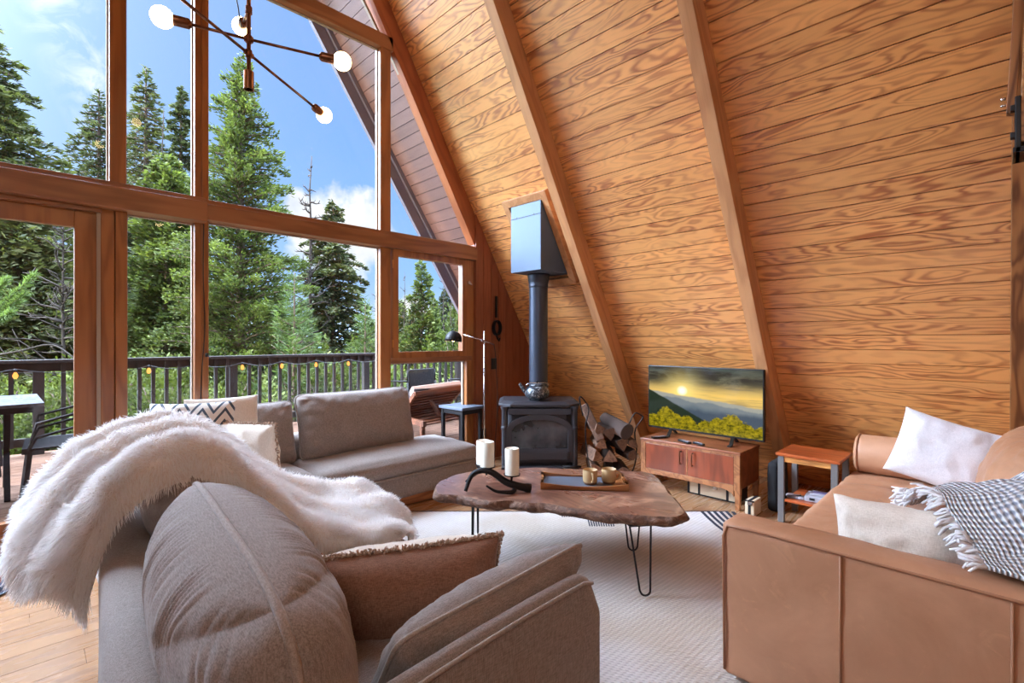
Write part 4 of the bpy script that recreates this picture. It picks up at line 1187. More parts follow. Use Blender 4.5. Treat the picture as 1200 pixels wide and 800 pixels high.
# ------------------------------------------------ fur throw
def fur_throw():
    root = thing('fur_throw', 'long-haired ivory fur throw draped over the sofa back cushion and seat', 'throw blanket', (.7, 2.6, .45))
    # rows across the throw: near edge t=0, far edge t=1; columns along it, outside of the back -> seat front
    near = [(.15, 2.28, .49), (.16, 2.26, .60), (.19, 2.22, .74), (.25, 2.20, .86), (.40, 2.20, .945), (.56, 2.18, .90), (.70, 2.14, .74), (.84, 2.10, .58), (.97, 2.06, .50), (1.10, 2.00, .47), (1.22, 1.98, .465), (1.33, 2.02, .455)]
    mid = [(-.05, 2.56, .54), (.00, 2.60, .66), (.09, 2.62, .80), (.22, 2.62, .92), (.40, 2.60, .985), (.58, 2.58, .95), (.74, 2.56, .80), (.90, 2.52, .62), (1.08, 2.46, .53), (1.26, 2.42, .50), (1.42, 2.40, .47), (1.53, 2.40, .36)]
    far = [(.02, 3.16, .60), (.05, 3.14, .70), (.10, 3.10, .82), (.22, 3.08, .93), (.42, 3.06, .985), (.60, 3.05, .965), (.78, 3.04, .85), (.96, 3.02, .67), (1.14, 2.98, .55), (1.34, 2.92, .53), (1.50, 2.84, .50), (1.60, 2.74, .42)]
    nu, nv = 110, 70
    A, B, Cc = spline(near, nu), spline(mid, nu), spline(far, nu)
    P = []
    for i in range(nu):
        row = []
        f = i/(nu-1)
        for j in range(nv):
            t = j/(nv-1)
            # quadratic across
            p = A[i]*(2*(t-.5)*(t-1))+B[i]*(4*t*(1-t))+Cc[i]*(2*t*(t-.5))
            ph = ns(p[0]*1.4, p[1]*1.4, 3.3)*1.1
            fold = .5-.5*math.cos(2*PI*(t*3.1+.04+ph*.22+.10*math.sin(f*7)))
            amp = .080*(.55+.45*math.sin(PI*min(1, f*1.25)))*(1-.55*max(0, (f-.62)/.38))
            z = p[2]+amp*(fold-.35)+.018*ns(p[0]*5, p[1]*5, 1.0)
            if f > .62:
                k_ = (f-.62)/.38; z += k_*(.055*ns(p[0]*4.2, p[1]*4.2, 8.0)+.035*math.sin(p[0]*11+p[1]*7))
            # rolled near edge
            if t < .10: z -= .07*((.10-t)/.10)**2; 
            if t > .93: z -= .06*((t-.93)/.07)**2
            p = (p[0], p[1]+(.03 if t < .08 else 0)*((.08-t)/.08), max(z, .462 if p[0] > .5 and p[0] < 1.34 else .2))
            row.append(p)
        P.append(row)
    P = np.array(P)
    mb = MB(); mb.grid([[tuple(P[i, j]) for j in range(nv)] for i in range(nu)], nu, nv)
    o = mb.build('hide', M['hide'], root, smooth=True)
    so = o.modifiers.new('Solid', 'SOLIDIFY'); so.thickness = .012; so.offset = -1
    # strands
    g = np.random.default_rng(11); n = 105000
    fi = g.random(n)*(nu-1.001); fj = g.random(n)*(nv-1.001); i0 = fi.astype(int); j0 = fj.astype(int); a = (fi-i0)[:, None]; b = (fj-j0)[:, None]
    p = P[i0, j0]*(1-a)*(1-b)+P[i0+1, j0]*a*(1-b)+P[i0, j0+1]*(1-a)*b+P[i0+1, j0+1]*a*b
    du = P[i0+1, j0]-P[i0, j0]; dv = P[i0, j0+1]-P[i0, j0]
    nn = np.cross(du, dv); nn /= np.linalg.norm(nn, axis=1, keepdims=True)+1e-9
    nn[nn[:, 2] < -.2] *= -1
    sgn = np.sign(nn[len(nn)//2, 2]);
    edge = np.minimum.reduce([fi/(nu-1), 1-fi/(nu-1), fj/(nv-1), 1-fj/(nv-1)])
    du /= np.linalg.norm(du, axis=1, keepdims=True)+1e-9; dv /= np.linalg.norm(dv, axis=1, keepdims=True)+1e-9
    # locks lean together
    cl = np.stack([np.sin(p[:, 0]*37+p[:, 1]*19), np.sin(p[:, 1]*41-p[:, 2]*23), np.sin(p[:, 2]*31+p[:, 0]*29)], 1)
    away = (-du*(fi/(nu-1) < .05)[:, None]+du*(fi/(nu-1) > .95)[:, None]-dv*(fj/(nv-1) < .06)[:, None]+dv*(fj/(nv-1) > .94)[:, None])
    d = nn*.75+cl*.42+g.normal(0, .28, (n, 3))+np.array([-.05, -.28, -.22])+away*1.2
    d /= np.linalg.norm(d, axis=1, keepdims=True)
    L = (.022+.022*g.random(n))[:, None]
    w = np.cross(d, g.normal(0, 1, (n, 3))); w /= np.linalg.norm(w, axis=1, keepdims=True); wd = .0016
    g2 = np.array([0, -.05, -.30])
    p1 = p+d*L*.55; p2 = p1+(d+g2)*L*.55
    q1 = np.stack([p-w*wd, p+w*wd, p1+w*wd*.8, p1-w*wd*.8], 1); q2 = np.stack([p1-w*wd*.8, p1+w*wd*.8, p2+w*wd*.2, p2-w*wd*.2], 1)
    V = np.concatenate([q1, q2])-np.array([.7, 2.6, .45])
    tip = np.concatenate([np.tile([0, 0, .55, .55], (n, 1)), np.tile([.55, .55, 1, 1], (n, 1))])
    vr = np.clip(.5+.5*np.sin(p[:, 0]*8+np.sin(p[:, 1]*6)*2)+g.normal(0, .2, n), 0, 1); vr = np.repeat(np.concatenate([vr, vr]), 4)
    f_ = quads_object('pile', V, M['fur'], root, {'tip': tip, 'var': vr}); f_['kind'] = 'stuff'
fur_throw()

# ================================================================== LEATHER SOFA
LS = thing('leather_sofa', 'tan leather sofa with bolster ends along the sloped wall side', 'sofa', (3.2, .35, 0))
# near arm: upright slab, piped edges, vertical seams
mbx = softbox(2.02, 2.20, -.75, .815, .035, .66, .03, puff=.004, wr=.004, seed=3); mbx.build('arm', M['leather'], LS, smooth=True)
pp = MB()
pp.tube([(2.018, .80, .06), (2.018, .805, .60), (2.02, .79, .645), (2.019, .70, .652), (2.018, 0, .648), (2.018, -.74, .646)], .0055, 6)
for y in (.40, -.02, -.45): pp.tube([(2.0165, y, .09), (2.0155, y, .36), (2.0165, y, .642)], .0045, 6)
pp.build('arm_seam', M['leatherseam'], LS, smooth=True)
mbx = softbox(4.47, 4.62, -.75, .78, .07, .66, .04, puff=.004, wr=.004, seed=4); mbx.build('arm', M['leather'], LS, smooth=True)
# tufted bench seat
def tufted():
    x0, x1, y0, y1, z0, z1 = 2.21, 4.46, -.55, .80, .24, .44
    mb = softbox(x0, x1, y0, y1, z0, z1, .06, puff=.012, wr=.006, seed=5, crown=.03)
    tx = [2.6, 3.05, 3.5, 3.95, 4.4]; ty = [-.15, .15, .47]
    out = []
    for p in mb.v:
        z = p[2]
        if z > .40:
            for a in tx:
                for b in ty:
                    d2 = (p[0]-a)**2+(p[1]-b)**2; z -= .042*math.exp(-d2/.0022)
            dx = min(abs(p[0]-a) for a in tx); dy = min(abs(p[1]-b) for b in ty)
            z -= .024*math.exp(-(dx/.022)**2)*(1 if p[1] < .62 else .5)+.020*math.exp(-(dy/.022)**2)
        if p[1] > .74: z += .004*math.sin(p[0]*40)
        out.append((p[0], p[1], z))
    mb.v = out; mb.build('seat', M['leather'], LS, smooth=True)
    bt_ = MB()
    for a in tx:
        for b in ty: bt_.lathe([(0, .008), (.010, .006), (.014, 0)], (a, b, .437), 8)
    bt_.build('tuft_buttons', M['leather'], LS, smooth=True)
tufted()
mbx = softbox(2.21, 4.46, -.60, .74, .09, .25, .03, puff=.003, seed=6); mbx.build('base', M['leather'], LS, smooth=True)
mbx = softbox(2.10, 4.55, -.92, -.62, .09, .72, .06, puff=.01, seed=7); mbx.build('backrest', M['leather'], LS, smooth=True)
for x in (2.06, 4.52):
    for y in (-.85, .70):
        l = MB(); l.lathe([(.018, 0.0135), (.026, .095)], (x+.06, y-.05, 0), 12); l.build('leg', M['cabinet'], LS, smooth=True, autos=40)
# bolster roll at the far end
bo = thing('bolster', 'tan leather bolster roll at the far end of the leather sofa', 'cushion', (4.30, .2, .58)); 
mb = MB(); mx = Matrix.Rotation(-PI/2, 4, 'X')
prof_ = [(0, .0), (.06, .004), (.115, .012), (.132, .03), (.136, .06), (.138, .5), (.138, .9), (.135, 1.23), (.130, 1.26), (.115, 1.275), (.06, 1.283), (0, 1.285)]
mb.lathe(prof_, (4.31, -.52, .578), 28, mx); mb.build('roll', M['leather'], bo, smooth=True)
mb = MB(); mb.tube([(4.31+.134*math.cos(a), .735, .578+.134*math.sin(a)) for a in [2*PI*i/28 for i in range(28)]], .006, 6, closed=True); mb.build('piping', M['leatherseam'], bo, smooth=True)
# leather back cushions
cushion('leather_back_cushion', 'plump tan leather back cushion at the far end of the leather sofa', M['leather'], (3.72, -.06, .66), (1, 0, 0), (0, -.34, 1), 1.10, .52, .30, M['leatherseam'], 'leather back cushions', nu=36, nv=28, wr=.010, seed=21, gather=.008)
cushion('leather_back_cushion', 'tan leather back cushion of the leather sofa beside the near arm', M['leather'], (2.72, -.34, .66), (1, 0, 0), (0, -.34, 1), .94, .52, .30, M['leatherseam'], 'leather back cushions', nu=36, nv=28, wr=.010, seed=22, gather=.008)
cushion('throw_pillow', 'plain white cotton pillow leaning on the leather bolster', M['white'], (4.20, .27, .665), (-.10, 1, .30), (.40, 0, 1), .52, .46, .15, None, 'throw pillows', cat='pillow', nu=34, nv=30, wr=.008, seed=25, gather=.003, pinch=.08)
cushion('throw_pillow', 'beige linen pillow leaning against the near arm of the leather sofa', M['cream'], (2.42, .23, .565), (.10, -1, 0), (-.10, 0, 1), .54, .40, .20, None, 'throw pillows', cat='pillow', nu=34, nv=30, wr=.014, seed=27, gather=.004, pinch=.08)

def knit_throw():
    root = thing('knit_throw', 'chunky grey knit throw with white tassels heaped on the leather sofa', 'throw blanket', (2.8, .1, .5))
    # rows: from the tasselled end (towards the glass) back; columns from near arm to far
    e0 = [(2.10, .02, .695), (2.24, .08, .72), (2.42, .155, .80), (2.60, .20, .79), (2.85, .27, .67), (3.15, .34, .58), (3.40, .385, .545), (3.56, .40, .525)]
    e1 = [(2.07, -.16, .705), (2.25, -.12, .76), (2.46, -.05, .855), (2.68, .02, .84), (2.92, .08, .75), (3.18, .12, .675), (3.42, .13, .63), (3.58, .14, .60)]
    e2 = [(2.06, -.40, .72), (2.28, -.42, .86), (2.52, -.36, .92), (2.78, -.30, .92), (3.02, -.26, .90), (3.28, -.22, .86), (3.48, -.20, .84), (3.62, -.20, .82)]
    nu, nv = 130, 90
    A, B, Cc = spline(e0, nu), spline(e1, nu), spline(e2, nu); P = []; uv = []
    for i in range(nu):
        row = []
        for j in range(nv):
            t = j/(nv-1)
            p = A[i]*(2*(t-.5)*(t-1))+B[i]*(4*t*(1-t))+Cc[i]*(2*t*(t-.5))
            f = .05*ns(p[0]*3.2+p[1]*2, p[1]*4-p[0]*1.5, 2.0)+.028*abs(ns(p[0]*6, p[1]*6, 7.0))
            z = p[2]+f
            # chunky stitches are real relief
            a = i*.62; b = j*.62
            row.append((p[0], p[1]+.02*ns(p[0]*5, 3, 1), z)); uv.append((i*52/nu, j*28/nv))
        P.append(row)
    mb = MB(); mb.grid(P, nu, nv); o = mb.build('blanket', M['knit'], root, smooth=True, uv=uv)
    so = o.modifiers.new('Solid', 'SOLIDIFY'); so.thickness = .014; so.offset = 0
    g = random.Random(4); mb = MB()
    for k_ in range(64):
        i = int((k_+.5)/64*(nu-1)); a = Vector(P[i][0]); d = Vector((g.gauss(-.2, .35), .8, -.35+g.gauss(0, .25))).normalized()
        for s_ in range(2):
            e = a+d*g.uniform(.035, .07)+Vector((g.gauss(0, .01), 0, g.gauss(0, .01))); m2 = (a+e)/2+Vector((g.gauss(0, .008), g.gauss(0, .008), g.gauss(.006, .006)))
            mb.tube([a, m2, e], [.0055, .0055, .004], 5)
    mb.build('tassels', M['yarn'], root, smooth=True)
knit_throw()

# ================================================================== COFFEE TABLE
def coffee_table():
    root = thing('coffee_table', 'live-edge walnut slab coffee table on black hairpin legs', 'table', (2.45, 2.0, 0))
    ol = [(1.80, 2.45), (1.86, 2.56), (1.97, 2.655), (2.10, 2.70), (2.26, 2.70), (2.40, 2.62), (2.53, 2.53), (2.65, 2.47), (2.73, 2.375), (2.83, 2.24), (2.95, 2.08), (3.06, 1.93), (3.14, 1.82), (3.12, 1.73), (3.06, 1.665), (2.93, 1.55), (2.79, 1.43), (2.66, 1.31), (2.56, 1.235),
          (2.47, 1.235), (2.41, 1.30), (2.34, 1.40), (2.275, 1.50), (2.215, 1.63), (2.17, 1.74), (2.13, 1.87), (2.07, 1.96), (2.02, 2.05), (1.94, 2.12), (1.90, 2.21), (1.885, 2.32), (1.83, 2.40)]
    q = spline(ol+[ol[0]], 180)[:-1]
    outl = []
    c0 = np.array((2.45, 2.0))
    for i, p in enumerate(q):
        d = (p-c0); d /= np.linalg.norm(d)
        outl.append(p+d*(.010*ns(p[0]*9, p[1]*9, 1)+.006*ns(p[0]*26, p[1]*26, 2)))
    n = len(outl)
    z1, z0 = .452, .392
    t = MB(); inner = [tuple(p+(c0-p)*.012) for p in outl]
    t.add([(p[0], p[1], z1) for p in outl]+[(c0[0], c0[1], z1)], [(i, (i+1) % n, n) for i in range(n)])
    t.build('tabletop', M['slab'], root)
    b = MB(); rings = []
    for k_ in range(7):
        f = k_/6; z = z1-f*(z1-z0); ring = []
        for i, p in enumerate(outl):
            d = (p-c0); d /= np.linalg.norm(d)
            o_ = .022*math.sin(PI*min(1, f*1.15))+.018*ns(p[0]*13, p[1]*13, z*22)*(f > 0)+.010*ns(p[0]*34, p[1]*34, z*50)*(f > 0)-.02*(f == 1)
            ring.append((p[0]+d[0]*o_, p[1]+d[1]*o_, z+(.010*ns(p[0]*8, p[1]*8, 5) if f == 1 else 0)))
        rings.append(ring)
    b.grid(rings, 7, n, cv=True)
    b.add(rings[-1]+[(c0[0], c0[1], z0)], [((i+1) % n, i, n) for i in range(n)])
    b.build('live_edge', M['edgebark'], root, smooth=True)
    # each hairpin leg: bent rod, foot at f, two tops splayed along direction d
    for f, d, lean in (((2.37, 1.36), (.80, -.60), (.03, .05)), ((2.82, 1.71), (-.7, .714), (-.06, -.03)), ((2.284, 2.64), (.705, .709), (-.02, -.02)), ((2.03, 2.40), (.705, .709), (.03, .03))):
        d = Vector((d[0], d[1], 0)); l = Vector((lean[0], lean[1], 0)); F0 = Vector((f[0], f[1], .0135))
        w = .062; pts = [F0+l+d*w+Vector((0, 0, .375)), F0+l*.1+d*.03+Vector((0, 0, .034))]
        pts += [F0+d*(.028*math.cos(a))+Vector((0, 0, .033-.027*math.sin(a))) for a in [PI*k_/8 for k_ in range(1, 8)]]
        pts += [F0+l*.1-d*.03+Vector((0, 0, .034)), F0+l-d*w+Vector((0, 0, .375))]
        m2 = MB(); m2.tube(pts, .0055, 8); m2.box((F0.x+l.x, F0.y+l.y, .386), (.15, .07, .004), math.atan2(d.y, d.x)); m2.build('leg', M['blackmetal'], root, smooth=True, autos=40)
coffee_table()
TZ = .453
# antler candle holder -- built in a frame parallel to the image plane direction (the table's long edge)
def img(u, v, D):
    x, y, _ = at(u, D, 0); return Vector((x, y, zof(v, D)))
def antler():
    D = 3.12
    # distance so that its lowest points rest on the table top
    def onz(u, v, z):
        D_ = (1.4-z)*_F/(v-398); x, y, _ = at(u, D_, 0); return Vector((x, y, z))
    c = onz(585, 574, TZ)
    root = thing('antler_candle_holder', 'dark iron antler candle holder with three cups on the coffee table', 'candle holder', c)
    D0 = (1.4-TZ)*_F/(577-398)
    P = lambda u, v, dd=0: img(u, v, D0+dd)
    main = spline([P(621, 572, .02)+Vector((0, 0, .0)), P(606, 569), P(592, 564), P(578, 554), P(568, 551), P(556, 554), P(550, 562), P(545.5, 575.5, -.02)], 30)
    mb = MB(); rr = [(.024-.013*(i/29)**1.5) for i in range(30)]; rr[0] = .031; rr[1] = .029
    mb.tube([tuple(p) for p in main], rr, 10); mb.build('main_beam', M['blackmetal'], root, smooth=True)
    t = MB(); t.tube([tuple(p) for p in spline([P(604, 570), P(601, 576, -.03), P(590, 576.5, -.06), P(580, 575, -.07), P(570, 569, -.09)], 18)], [.017-.011*i/17 for i in range(18)], 8); t.build('tine', M['blackmetal'], root, smooth=True)
    t = MB(); t.tube([tuple(p) for p in spline([P(572, 551), P(562, 552, .07), P(552, 559, .11), P(546, 564, .13)], 14)], [.016-.009*i/13 for i in range(14)], 8); t.build('tine', M['blackmetal'], root, smooth=True)
    for i, (u, v, dd, h) in enumerate(((600, 557, .0, .073), (571, 547.5, .04, .072), (566, 544.5, .20, .066))):
        p = P(u, v, dd); b = P(u-1, v+9, dd*.6)
        s = MB(); s.tube([b, p], .007, 8); s.lathe([(0, -.003), (.034, 0), (.050, .003), (.053, .010), (.049, .010), (.046, .004), (0, .004)], p, 24); s.build('cup', M['blackmetal'], root, smooth=True, autos=50)
        pc = p+Vector((0, 0, .0045))
        lab = ['ivory pillar candle on the lowest, front cup of the antler holder', 'ivory pillar candle on the taller middle cup of the antler holder', 'ivory pillar candle mostly hidden behind the middle one'][i]
        ct = thing('candle', lab, 'candle', pc, 0, 'pillar candles')
        r = .044; H = .158 if i else .165
        m2 = MB(); m2.lathe([(0, 0), (r, 0), (r, H-.004), (r-.003, H), (r-.005, H-.002), (.010, H-.012), (0, H-.012)], pc, 24); m2.build('wax', M['wax'], ct, smooth=True, autos=40)
        m2 = MB(); m2.tube([pc+Vector((0, 0, H-.013)), pc+Vector((.001, 0, H-.004))], .0012, 5); m2.build('wick', M['blackcloth'], ct)
antler()
def tray_set():
    def onz(u, v, z=TZ):
        D_ = (1.4-z)*_F/(v-398); return Vector(at(u, D_, 0)[:2]+(z,))
    fl, fr, br_, bl = onz(632, 577), onz(739, 580), onz(730, 558), onz(634, 556)
    c = (fl+fr+br_+bl)/4; xd = ((fr-fl)+(br_-bl)).normalized(); rz = math.atan2(xd.y, xd.x)
    w = ((fr-fl).length+(br_-bl).length)/2*.98; d = .27
    root = thing('serving_tray', 'wooden serving tray with slate mat on the coffee table', 'tray', c, rz); Mx = mw(root)
    H = .042
    b = MB(); b.box((0, 0, .004), (w, d, .008), 0, Mx); b.build('bottom', M['traywood'], root)
    for s in (-1, 1):
        mb = MB(); top = [(-w/2+w*i/20, H-.020*math.sin(PI*i/20)) for i in range(21)]
        poly = [(-w/2, 0), (w/2, 0)]+top[::-1]; mb.prism(poly, s*(d/2-.006)-.006, s*(d/2-.006)+.006, 'y'); xform(mb, Mx); mb.build('side', M['traywood'], root)
    for s in (-1, 1):
        mb = MB(); x = s*(w/2-.007)
        mb.box((x, 0, .008), (.014, d-.02, .016), 0, Mx); mb.box((x, 0, H-.005), (.014, d-.02, .010), 0, Mx)
        for q in (-1, 1): mb.box((x, q*(d/2-.045), H/2), (.014, .065, H), 0, Mx)
        mb.build('handle_end', M['traywood'], root)
    mb = MB(); mb.box((-.035, 0, .0115), (w-.11, d-.035, .006), 0, Mx); mb.build('slate_mat', M['slate'], root)
    for i, (u, v, a) in enumerate(((691.5, 566.5, 2.6), (713.5, 565.5, -.5))):
        p = onz(u, v, TZ+.0156)
        lab = ['ochre stoneware mug with its handle turned to the viewer, on the slate mat', 'ochre stoneware mug with its handle sticking out towards the television'][i]
        r = thing('mug', lab, 'mug', p, math.radians((-128, -48)[i]), 'ochre mugs on the tray'); my = mw(r)
        m2 = MB(); m2.lathe([(q_[0]*1.36, q_[1]*1.32) for q_ in [(0, .0), (.026, .0), (.030, .006), (.0335, .016), (.0345, .03), (.0345, .066), (.0335, .070), (.0315, .068), (.0312, .02), (.025, .010), (0, .010)]], (0, 0, 0), 28, my); m2.build('body', M['mug'], r, smooth=True, autos=60)
        m2 = MB(); m2.lathe([(0, -.0006), (.0358, -.0006), (.0414, .0075), (.0444, .015), (.0438, .0153)], (0, 0, 0), 28, my); m2.build('foot', M['mugbase'], r, smooth=True)
        m2 = MB(); m2.tube([my @ Vector((.0455+.027*math.sin(a_), 0, .050+.026*math.cos(a_))) for a_ in [PI*k_/12 for k_ in range(13)]], .0068, 8); m2.build('handle', M['mug'], r, smooth=True)
tray_set()

# ================================================================== RUG
def rug():
    # its far edge lies straight across the view; it runs back towards the camera under the sofas
    f = Vector((_c, _s, 0)); rt = Vector((_s, -_c, 0))
    p0 = f*3.96
    fr = Matrix((rt, f, Vector((0, 0, 1)))).transposed().to_4x4(); fr.translation = (p0.x, p0.y, .0)
    root = thing('area_rug', 'cream woven wool rug with navy hatched bands under the coffee table', 'rug', p0); MATS[root.name] = fr; root.matrix_world = fr
    mb = MB(); nx, ny = 60, 60
    P = [[(-1.62+3.37*i/(nx-1), -3.0*j/(ny-1), .0105+.0008*ns(i*.3, j*.3, 1)) for j in range(ny)] for i in range(nx)]
    mb.grid(P, nx, ny)
    mb.bx(-1.62, 1.75, -3.0, 0, .0006, .0095); xform(mb, fr); mb.build('weave', M['rug'], root, smooth=True)
    mb = MB(); mb.bx(-1.62, 1.75, -.012, .0, .001, .0125); xform(mb, fr); mb.build('bound_edge', M['rugdark'], root)
    s = MB()
    def loc(u, v): D_ = 1.4*_F/(v-398); return ((u-600)/_F*D_, D_-3.96)
    for u0, u1, v0, v1, n in ((655, 686, 601, 607, 12), (687, 718, 607, 618, 11)):
        for i in range(n):
            f0 = (i+.2)/n; f1 = (i+.7)/n
            a = loc(u0+(u1-u0)*f0, v0); b = loc(u0+(u1-u0)*f1, v0); c_ = loc(u0+(u1-u0)*f1+3, v1); d_ = loc(u0+(u1-u0)*f0+3, v1)
            s.prism([d_, c_, b, a], .009, .0128, 'z')
    # fan of long navy stripes at the right, by the leather sofa
    for i in range(6):
        o_ = i*7.2
        q = [loc(821+o_, 601), loc(829+o_, 609), loc(838+o_, 617), loc(850+o_, 626), loc(853.5+o_, 626), loc(841.5+o_, 617), loc(832.5+o_, 609), loc(824.6+o_, 601)]
        s.prism(q[::-1], .009, .0128, 'z')
    xform(s, fr); s.build('navy_pattern', M['rugdark'], root)
rug()
# ================================================================== STOVE CORNER
def stove():
    # faces the camera: local x right, local y away from the room corner (towards viewer is -y)
    D0 = 4.86; cx = (632.5-600)/_F*D0
    f = Vector((_c, _s, 0)); rt = Vector((_s, -_c, 0)); o = f*D0+rt*cx
    m = Matrix((rt, f, Vector((0, 0, 1)))).transposed().to_4x4(); m.translation = (o.x, o.y, 0)
    root = thing('wood_stove', 'dark cast iron wood stove with arched glass door in the corner', 'stove', (o.x, o.y, 0)); MATS[root.name] = m; root.matrix_world = m
    X = lambda mb: xform(mb, m)
    w = .80; h0, h1 = .10, .73
    def oct_(e, dep, cut):
        hw = w/2+e; return [(-hw+cut, -e), (hw-cut, -e), (hw, cut-e+.0), (hw, dep), (-hw, dep), (-hw, cut-e)]
    b = MB(); b.prism(oct_(-.03, .50, .10), h0, h1, 'z'); X(b).build('body', M['iron'], root, bevel=.006)
    # top plate with sloping moulded edge
    t = MB(); A = oct_(.012, .54, .12); B = oct_(-.03, .50, .13)
    t.add([(x, y, h1) for x, y in A]+[(x, y, h1+.025) for x, y in A]+[(x, y, h1+.052) for x, y in B],
          [tuple(range(5, -1, -1)), tuple(range(12, 18))]+[(i, (i+1) % 6, 6+(i+1) % 6, 6+i) for i in range(6)]+[(6+i, 6+(i+1) % 6, 12+(i+1) % 6, 12+i) for i in range(6)])
    X(t).build('top_plate', M['iron'], root, bevel=.004)
    for s in (-1, 1):
        c = MB(); x = s*(w/2-.052)
        c.lathe([(.030, .06), (.040, .075), (.040, .10), (.032, .115), (.032, .50), (.039, .51), (.039, .53), (.032, .54), (.032, .70), (.042, .72), (.042, .735)], (x, .02, 0), 16)
        X(c).build('corner_pillar', M['iron'], root, smooth=True, autos=30)
    # arched door frame
    hw = .295; zb, zs, za = .20, .50, .625
    def arch(hw, zb, zs, za, n=18):
        pts = [(-hw, zb), (hw, zb)]
        for i in range(n+1):
            a = i/n; x = hw*(1-2*a); pts.append((x, zs+(za-zs)*math.sqrt(max(0, 1-(x/hw)**2*.98))*1.0))
        return pts
    O, I = arch(hw+.035, zb-.02, zs+.0, za+.035), arch(hw-.015, .315, zs-.02, za-.02)
    n = len(O); d = MB()
    d.add([(x, -.012, z) for x, z in O]+[(x, -.012, z) for x, z in I]+[(x, .04, z) for x, z in O]+[(x, .03, z) for x, z in I],
          [(i, (i+1) % n, n+(i+1) % n, n+i) for i in range(n)]+[(2*n+i, 2*n+(i+1) % n, (i+1) % n, i) for i in range(n)]+[(n+i, n+(i+1) % n, 3*n+(i+1) % n, 3*n+i) for i in range(n)])
    dr = X(d).build('door', M['iron'], root, bevel=.004)
    g = MB(); g.prism(I, .012, .02, 'y'); X(g).build('glass', M['stoveglass'], dr)
    # raised header, lower panel and ash lip
    p = MB(); p.prism([(-hw-.02, .655), (hw+.02, .655), (hw+.02, .715), (-hw-.02, .715)], -.016, .03, 'y'); X(p).build('header_panel', M['iron'], root, bevel=.006)
    p = MB(); p.bx(-hw, hw, -.02, .02, .195, .30); p.bx(-hw+.02, hw-.02, -.026, .0, .21, .285); X(p).build('ash_door', M['iron'], root, bevel=.005)
    p = MB(); p.bx(-w/2+.02, w/2-.02, -.09, .1, .125, .150); p.bx(-w/2+.05, w/2-.05, -.05, .1, .06, .126); X(p).build('ash_lip', M['iron'], root, bevel=.006)
    hnd = MB(); hnd.tube([m @ Vector((.22, -.06, .155)), m @ Vector((.30, -.09, .16)), m @ Vector((.40, -.085, .158))], .010, 8); hnd.build('lever', M['blackmetal'], root, smooth=True)
    for sx in (-1, 1):
        for y in (.06, .42):
            l = MB(); l.lathe([(.022, 0), (.026, .02), (.034, .11)], (sx*(w/2-.10), y, 0), 12); X(l).build('leg', M['iron'], root, smooth=True)
    return m
SM = stove()
# flue pipe and its box through the roof
def flue():
    D = 5.24; c = Vector(at(631, D, 0)[:2]+(0,))
    root = thing('flue_pipe', 'round dark steel flue pipe rising from the stove', 'flue pipe', (c.x, c.y, .78))
    mb = MB(); mb.lathe([(.100, .76), (.100, 2.03)], c, 32); mb.build('pipe', M['pipe'], root, smooth=True, autos=40)
    mb = MB(); mb.lathe([(.100, 1.955), (.104, 1.96), (.104, 1.985), (.101, 1.99), (.108, 2.02), (.118, 2.085), (.118, 2.10)], c, 32); mb.build('collar', M['pipe'], root, smooth=True)
    mb = MB(); mb.lathe([(.106, .755), (.106, .80), (.100, .803)], c, 32); mb.build('boot', M['pipe'], root, smooth=True, autos=40)
    # box
    xf, y0, y1, zb, zt2 = 3.62, 3.235, 3.655, 2.10, 2.79
    bx_ = thing('flue_box', 'blue-grey steel flue support box let into the sloping ceiling', 'flue box', (xf, y0, zb))
    b = MB()
    pr = [(xf, zb), (slope_x(zb)-.004, zb), (slope_x(zt2)-.004, zt2), (xf, zt2)]
    b.prism(pr, y0, y1, 'y'); b.build('box', M['fluebox'], bx_, bevel=.003)
    s = MB(); s.bx(xf-.003, xf+.01, y0-.002, y1+.002, 2.655, 2.662); s.build('seam', M['blackmetal'], bx_)
    for y in (y0+.09, y0+.33):
        s = MB(); s.lathe([(0, -.004), (.006, -.003), (.006, 0)], (xf-.001, y, 2.668), 8, Matrix.Rotation(-PI/2, 4, 'Y')); s.build('screw', M['blackmetal'], bx_)
    # timber surround on the slope
    tr_ = thing('flue_surround', 'mitred timber frame around the steel flue box', 'timber frame', (xf, y0, zb)); 
    fr = slope_frame('right', 0.0)
    sl = lambda z: z*HYP
    za, zc = 2.02, 2.89; w = .075
    sa, sc = sl(za), sl(zc); ya, yb = 3.155, 3.765
    parts = [[(ya, sa), (ya+w, sa+w), (ya+w, sc-w), (ya, sc)], [(yb, sa), (yb, sc), (yb-w, sc-w), (yb-w, sa+w)],
             [(ya, sa), (yb, sa), (yb-w, sa+w), (ya+w, sa+w)], [(ya, sc), (ya+w, sc-w), (yb-w, sc-w), (yb, sc)]]
    for p_ in parts:
        mb = MB(); mb.prism(p_, .001, .062, 'z'); xform(mb, fr); mb.build('frame_board', M['rafter'], tr_, bevel=.003)
flue()
